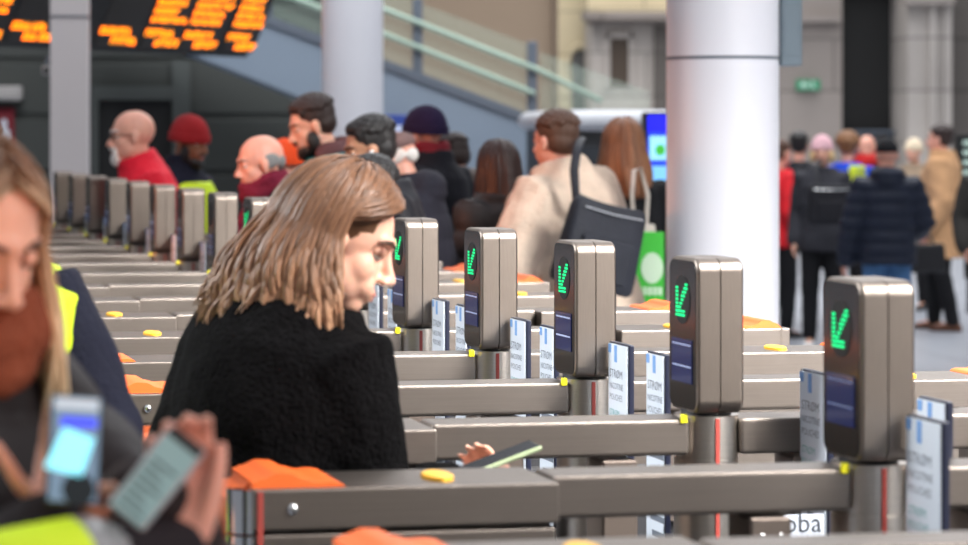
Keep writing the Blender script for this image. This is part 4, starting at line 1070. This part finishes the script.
# ---- blue sign on the stair wall
sg = empty('platform_sign', W(394, 132, 22.9)); tag(sg, 'blue sign with white lettering on the stair wall right of the round pillar', 'sign')
mb = MB(); mb.box((-.11, .0, -.17), (.12, .05, .15), .006, 2); mb.build('board', mat('sign_blue', (36, 62, 140), .4), sg)
mb = MB(); mb.box((-.07, -.004, .005), (.10, .001, .055)); mb.box((-.05, -.004, -.09), (.08, .001, -.05)); mb.build('lettering', mat('sign_pale', (190, 200, 225), .5), sg)

# ---- departure boards: a long housing turned to the right and tipped forward
BH, BT = math.radians(57), math.radians(26)
bo = W(245, 58, 21.6)
ea = Vector((math.cos(BH), math.sin(BH), 0)); nh = Vector((math.sin(BH), -math.cos(BH), 0))
eb = Vector((0, 0, 1))*math.cos(BT)+nh*math.sin(BT); en = ea.cross(eb)
amber = mat('amber_led', (255, 150, 20), .4, emit=((255, 150, 12), 1.5))
board_dark = mat('board_dark', (18, 17, 16), .5); screen_dk = mat('board_screen', (34, 29, 24), .4)
bdm = empty('departure_board'); Mb = Matrix((ea, eb, en)).transposed().to_4x4(); Mb.translation = bo; bdm.matrix_world = Mb
tag(bdm, 'long black departure board with columns of amber lettering hanging at top left', 'departure board')
def pix2board(px, py):      # picture point onto the board plane (local a, b)
    r = Vector(((px-PX)/F, 1, -(py-HZ)/F)); o = Vector((0, 0, EYE))
    n = en; t = (bo-o).dot(n)/r.dot(n); p = o+r*t-bo
    return p.dot(ea), p.dot(eb)
aL, _ = pix2board(-60, 45); BHT = 1.9
mb = MB(); mb.box((aL, 0, -.16), (.03, BHT, 0), .012, 2); hz = mb.build('housing', board_dark, bdm)
cols = [(-48, -8), (2, 44), (92, 132), (138, 174), (178, 214), (222, 252)]
rndb = random.Random(4)
for ci, (pa_, pb_) in enumerate(cols):
    a0, b0 = pix2board(pa_, 50); a1, _ = pix2board(pb_, 53)
    mb = MB(); mb.box((a0, .05, .0), (a1, BHT-.08, .006), .003, 1); scn = mb.build('screen', screen_dk, bdm)
    mb = MB(); wcol = a1-a0
    def row(bz, s0, s1, hh):
        x_ = a0+wcol*s0
        while x_ < a0+wcol*s1:      # dot-matrix words: short upright strokes with gaps
            wl = rndb.uniform(.12, .34)
            xe = min(x_+wl, a0+wcol*s1); q_ = x_
            while q_ < xe-.004:
                mb.box((q_, bz, .006), (q_+.020, bz+hh, .009))
                st = rndb.choice((0, 1, 2))
                if st != 1: mb.box((q_, bz+hh-.02, .006), (q_+.046, bz+hh, .009))
                if st != 2: mb.box((q_, bz, .006), (q_+.046, bz+.02, .009))
                if st == 1: mb.box((q_+.028, bz, .006), (q_+.044, bz+hh*.7, .009))
                mb.box((q_, bz+hh*.40, .006), (q_+.040, bz+hh*.62, .009))
                q_ += .055
            x_ = xe+.03
    row(.150, .0, .72, .062) ; row(.072, .34, .95, .062)
    mb.build('platform_lettering', amber, scn); mb = MB()
    if ci in (0, 3, 4, 5):
        for r_ in range(16): row(.270+.072*r_, .02, (.98, .70, .82, .92, .76)[(r_*3+ci) % 5], .050)
    elif ci == 2: row(.62, .1, .9, .06)
    if mb.v: mb.build('amber_lettering', amber, scn)
mb = MB()
for a_ in (-.5, aL*.5, aL+.3): mb.box((a_-.03, BHT*.9, -.12), (a_+.03, BHT*.9+.06, -.06)); mb.box((a_-.02, BHT*.93, -.11), (a_+.02, BHT+2.4, -.07))
mb.build('hanger', slate_d, bdm)

# ------------------------------------------------------------------ light, world, camera
w = bpy.data.worlds.new('World'); bpy.context.scene.world = w; w.use_nodes = True
nt = w.node_tree; bgn = nt.nodes['Background']
tc = nt.nodes.new('ShaderNodeTexCoord'); sx = nt.nodes.new('ShaderNodeSeparateXYZ'); r = nt.nodes.new('ShaderNodeValToRGB')
nt.links.new(tc.outputs['Generated'], sx.inputs[0]); nt.links.new(sx.outputs['Z'], r.inputs[0]); nt.links.new(r.outputs[0], bgn.inputs['Color'])
e = r.color_ramp.elements
e[0].position = 0; e[0].color = (.08, .075, .072, 1); e[1].position = 1; e[1].color = (.95, .98, 1.05, 1)
for p, c in ((.10, (.125, .117, .112, 1)), (.30, (.34, .34, .35, 1)), (.55, (.75, .78, .84, 1))):
    q = e.new(p); q.color = c
bgn.inputs['Strength'].default_value = 1.0
def area(name, loc, to, sx_, sy_, energy, col=(1, 1, 1)):
    l = bpy.data.lights.new(name, 'AREA'); l.shape = 'RECTANGLE'; l.size = sx_; l.size_y = sy_; l.energy = energy; l.color = col
    o = bpy.data.objects.new(name, l); C.objects.link(o); o.location = loc
    o.rotation_euler = (Vector(to)-Vector(loc)).to_track_quat('-Z', 'Y').to_euler(); return o
area('roof_glazing', (6.5, 25, 12), (5.5, 23, 0), 9, 18, 1500, (.96, .98, 1))
l = area('right_skylight', (5.6, 2.5, 5.5), (2.0, 6.4, 1.0), 3, 3, 430, (1, .98, .95)); l.data.spread = math.radians(58)
area('front_right_fill', (9, -4, 4.8), (2.4, 9, 1.0), 6, 5, 330, (1, .98, .95))  # added fill from behind the camera, brightens the pillar and right cabinets
l = area('left_fill', (-6, 7, 4.6), (1.0, 5.3, 1.2), 3, 3, 72, (.95, .98, 1)); l.data.spread = math.radians(48)  # added fill that whitens the advert sheets
l = area('stair_fill', (1, 15, 9), (1, 24, 2.6), 10, 3, 320, (.96, .98, 1)); l.data.spread = math.radians(80)  # added fill for the stair wall and the walls behind it
area('far_skylight', (4, 38, 14), (4, 42, 2), 20, 10, 2300, (1, .97, .92))
def spot(name, loc, to, energy, deg, col, r=.25):
    l = bpy.data.lights.new(name, 'SPOT'); l.energy = energy; l.spot_size = math.radians(deg); l.spot_blend = .5; l.color = col; l.shadow_soft_size = r
    o = bpy.data.objects.new(name, l); C.objects.link(o); o.location = loc; o.rotation_euler = (Vector(to)-Vector(loc)).to_track_quat('-Z', 'Y').to_euler(); return o
spot('amber_spot', (-3.6, 10.6, 2.3), (.5, 11.7, 1.6), 480, 30, (1, .30, .12))  # orange glow on the queue's heads, added spot with no known fixture
spot('amber_spot', (.45, 1.5, 1.35), (-.32, 3.0, 1.58), 46, 22, (1, .34, .14))  # added spot that turns the blonde woman's face orange

cam = bpy.data.cameras.new('camera'); co = bpy.data.objects.new('camera', cam); C.objects.link(co)
co.location = (0, 0, EYE); co.rotation_euler = (PI/2, 0, 0)
cam.sensor_fit = 'HORIZONTAL'; cam.sensor_width = 36; cam.lens = F/968*36
cam.shift_x = (484-PX)/968; cam.shift_y = -(272.5-HZ)/968
cam.clip_end = 200
cam.dof.use_dof = True; cam.dof.focus_distance = 6.2; cam.dof.aperture_fstop = 4.2
sc = bpy.context.scene; sc.camera = co
sc.view_settings.view_transform = 'Standard'; sc.view_settings.look = 'None'; sc.view_settings.gamma = 1; sc.view_settings.exposure = 0.0
sc.cycles.use_denoising = True
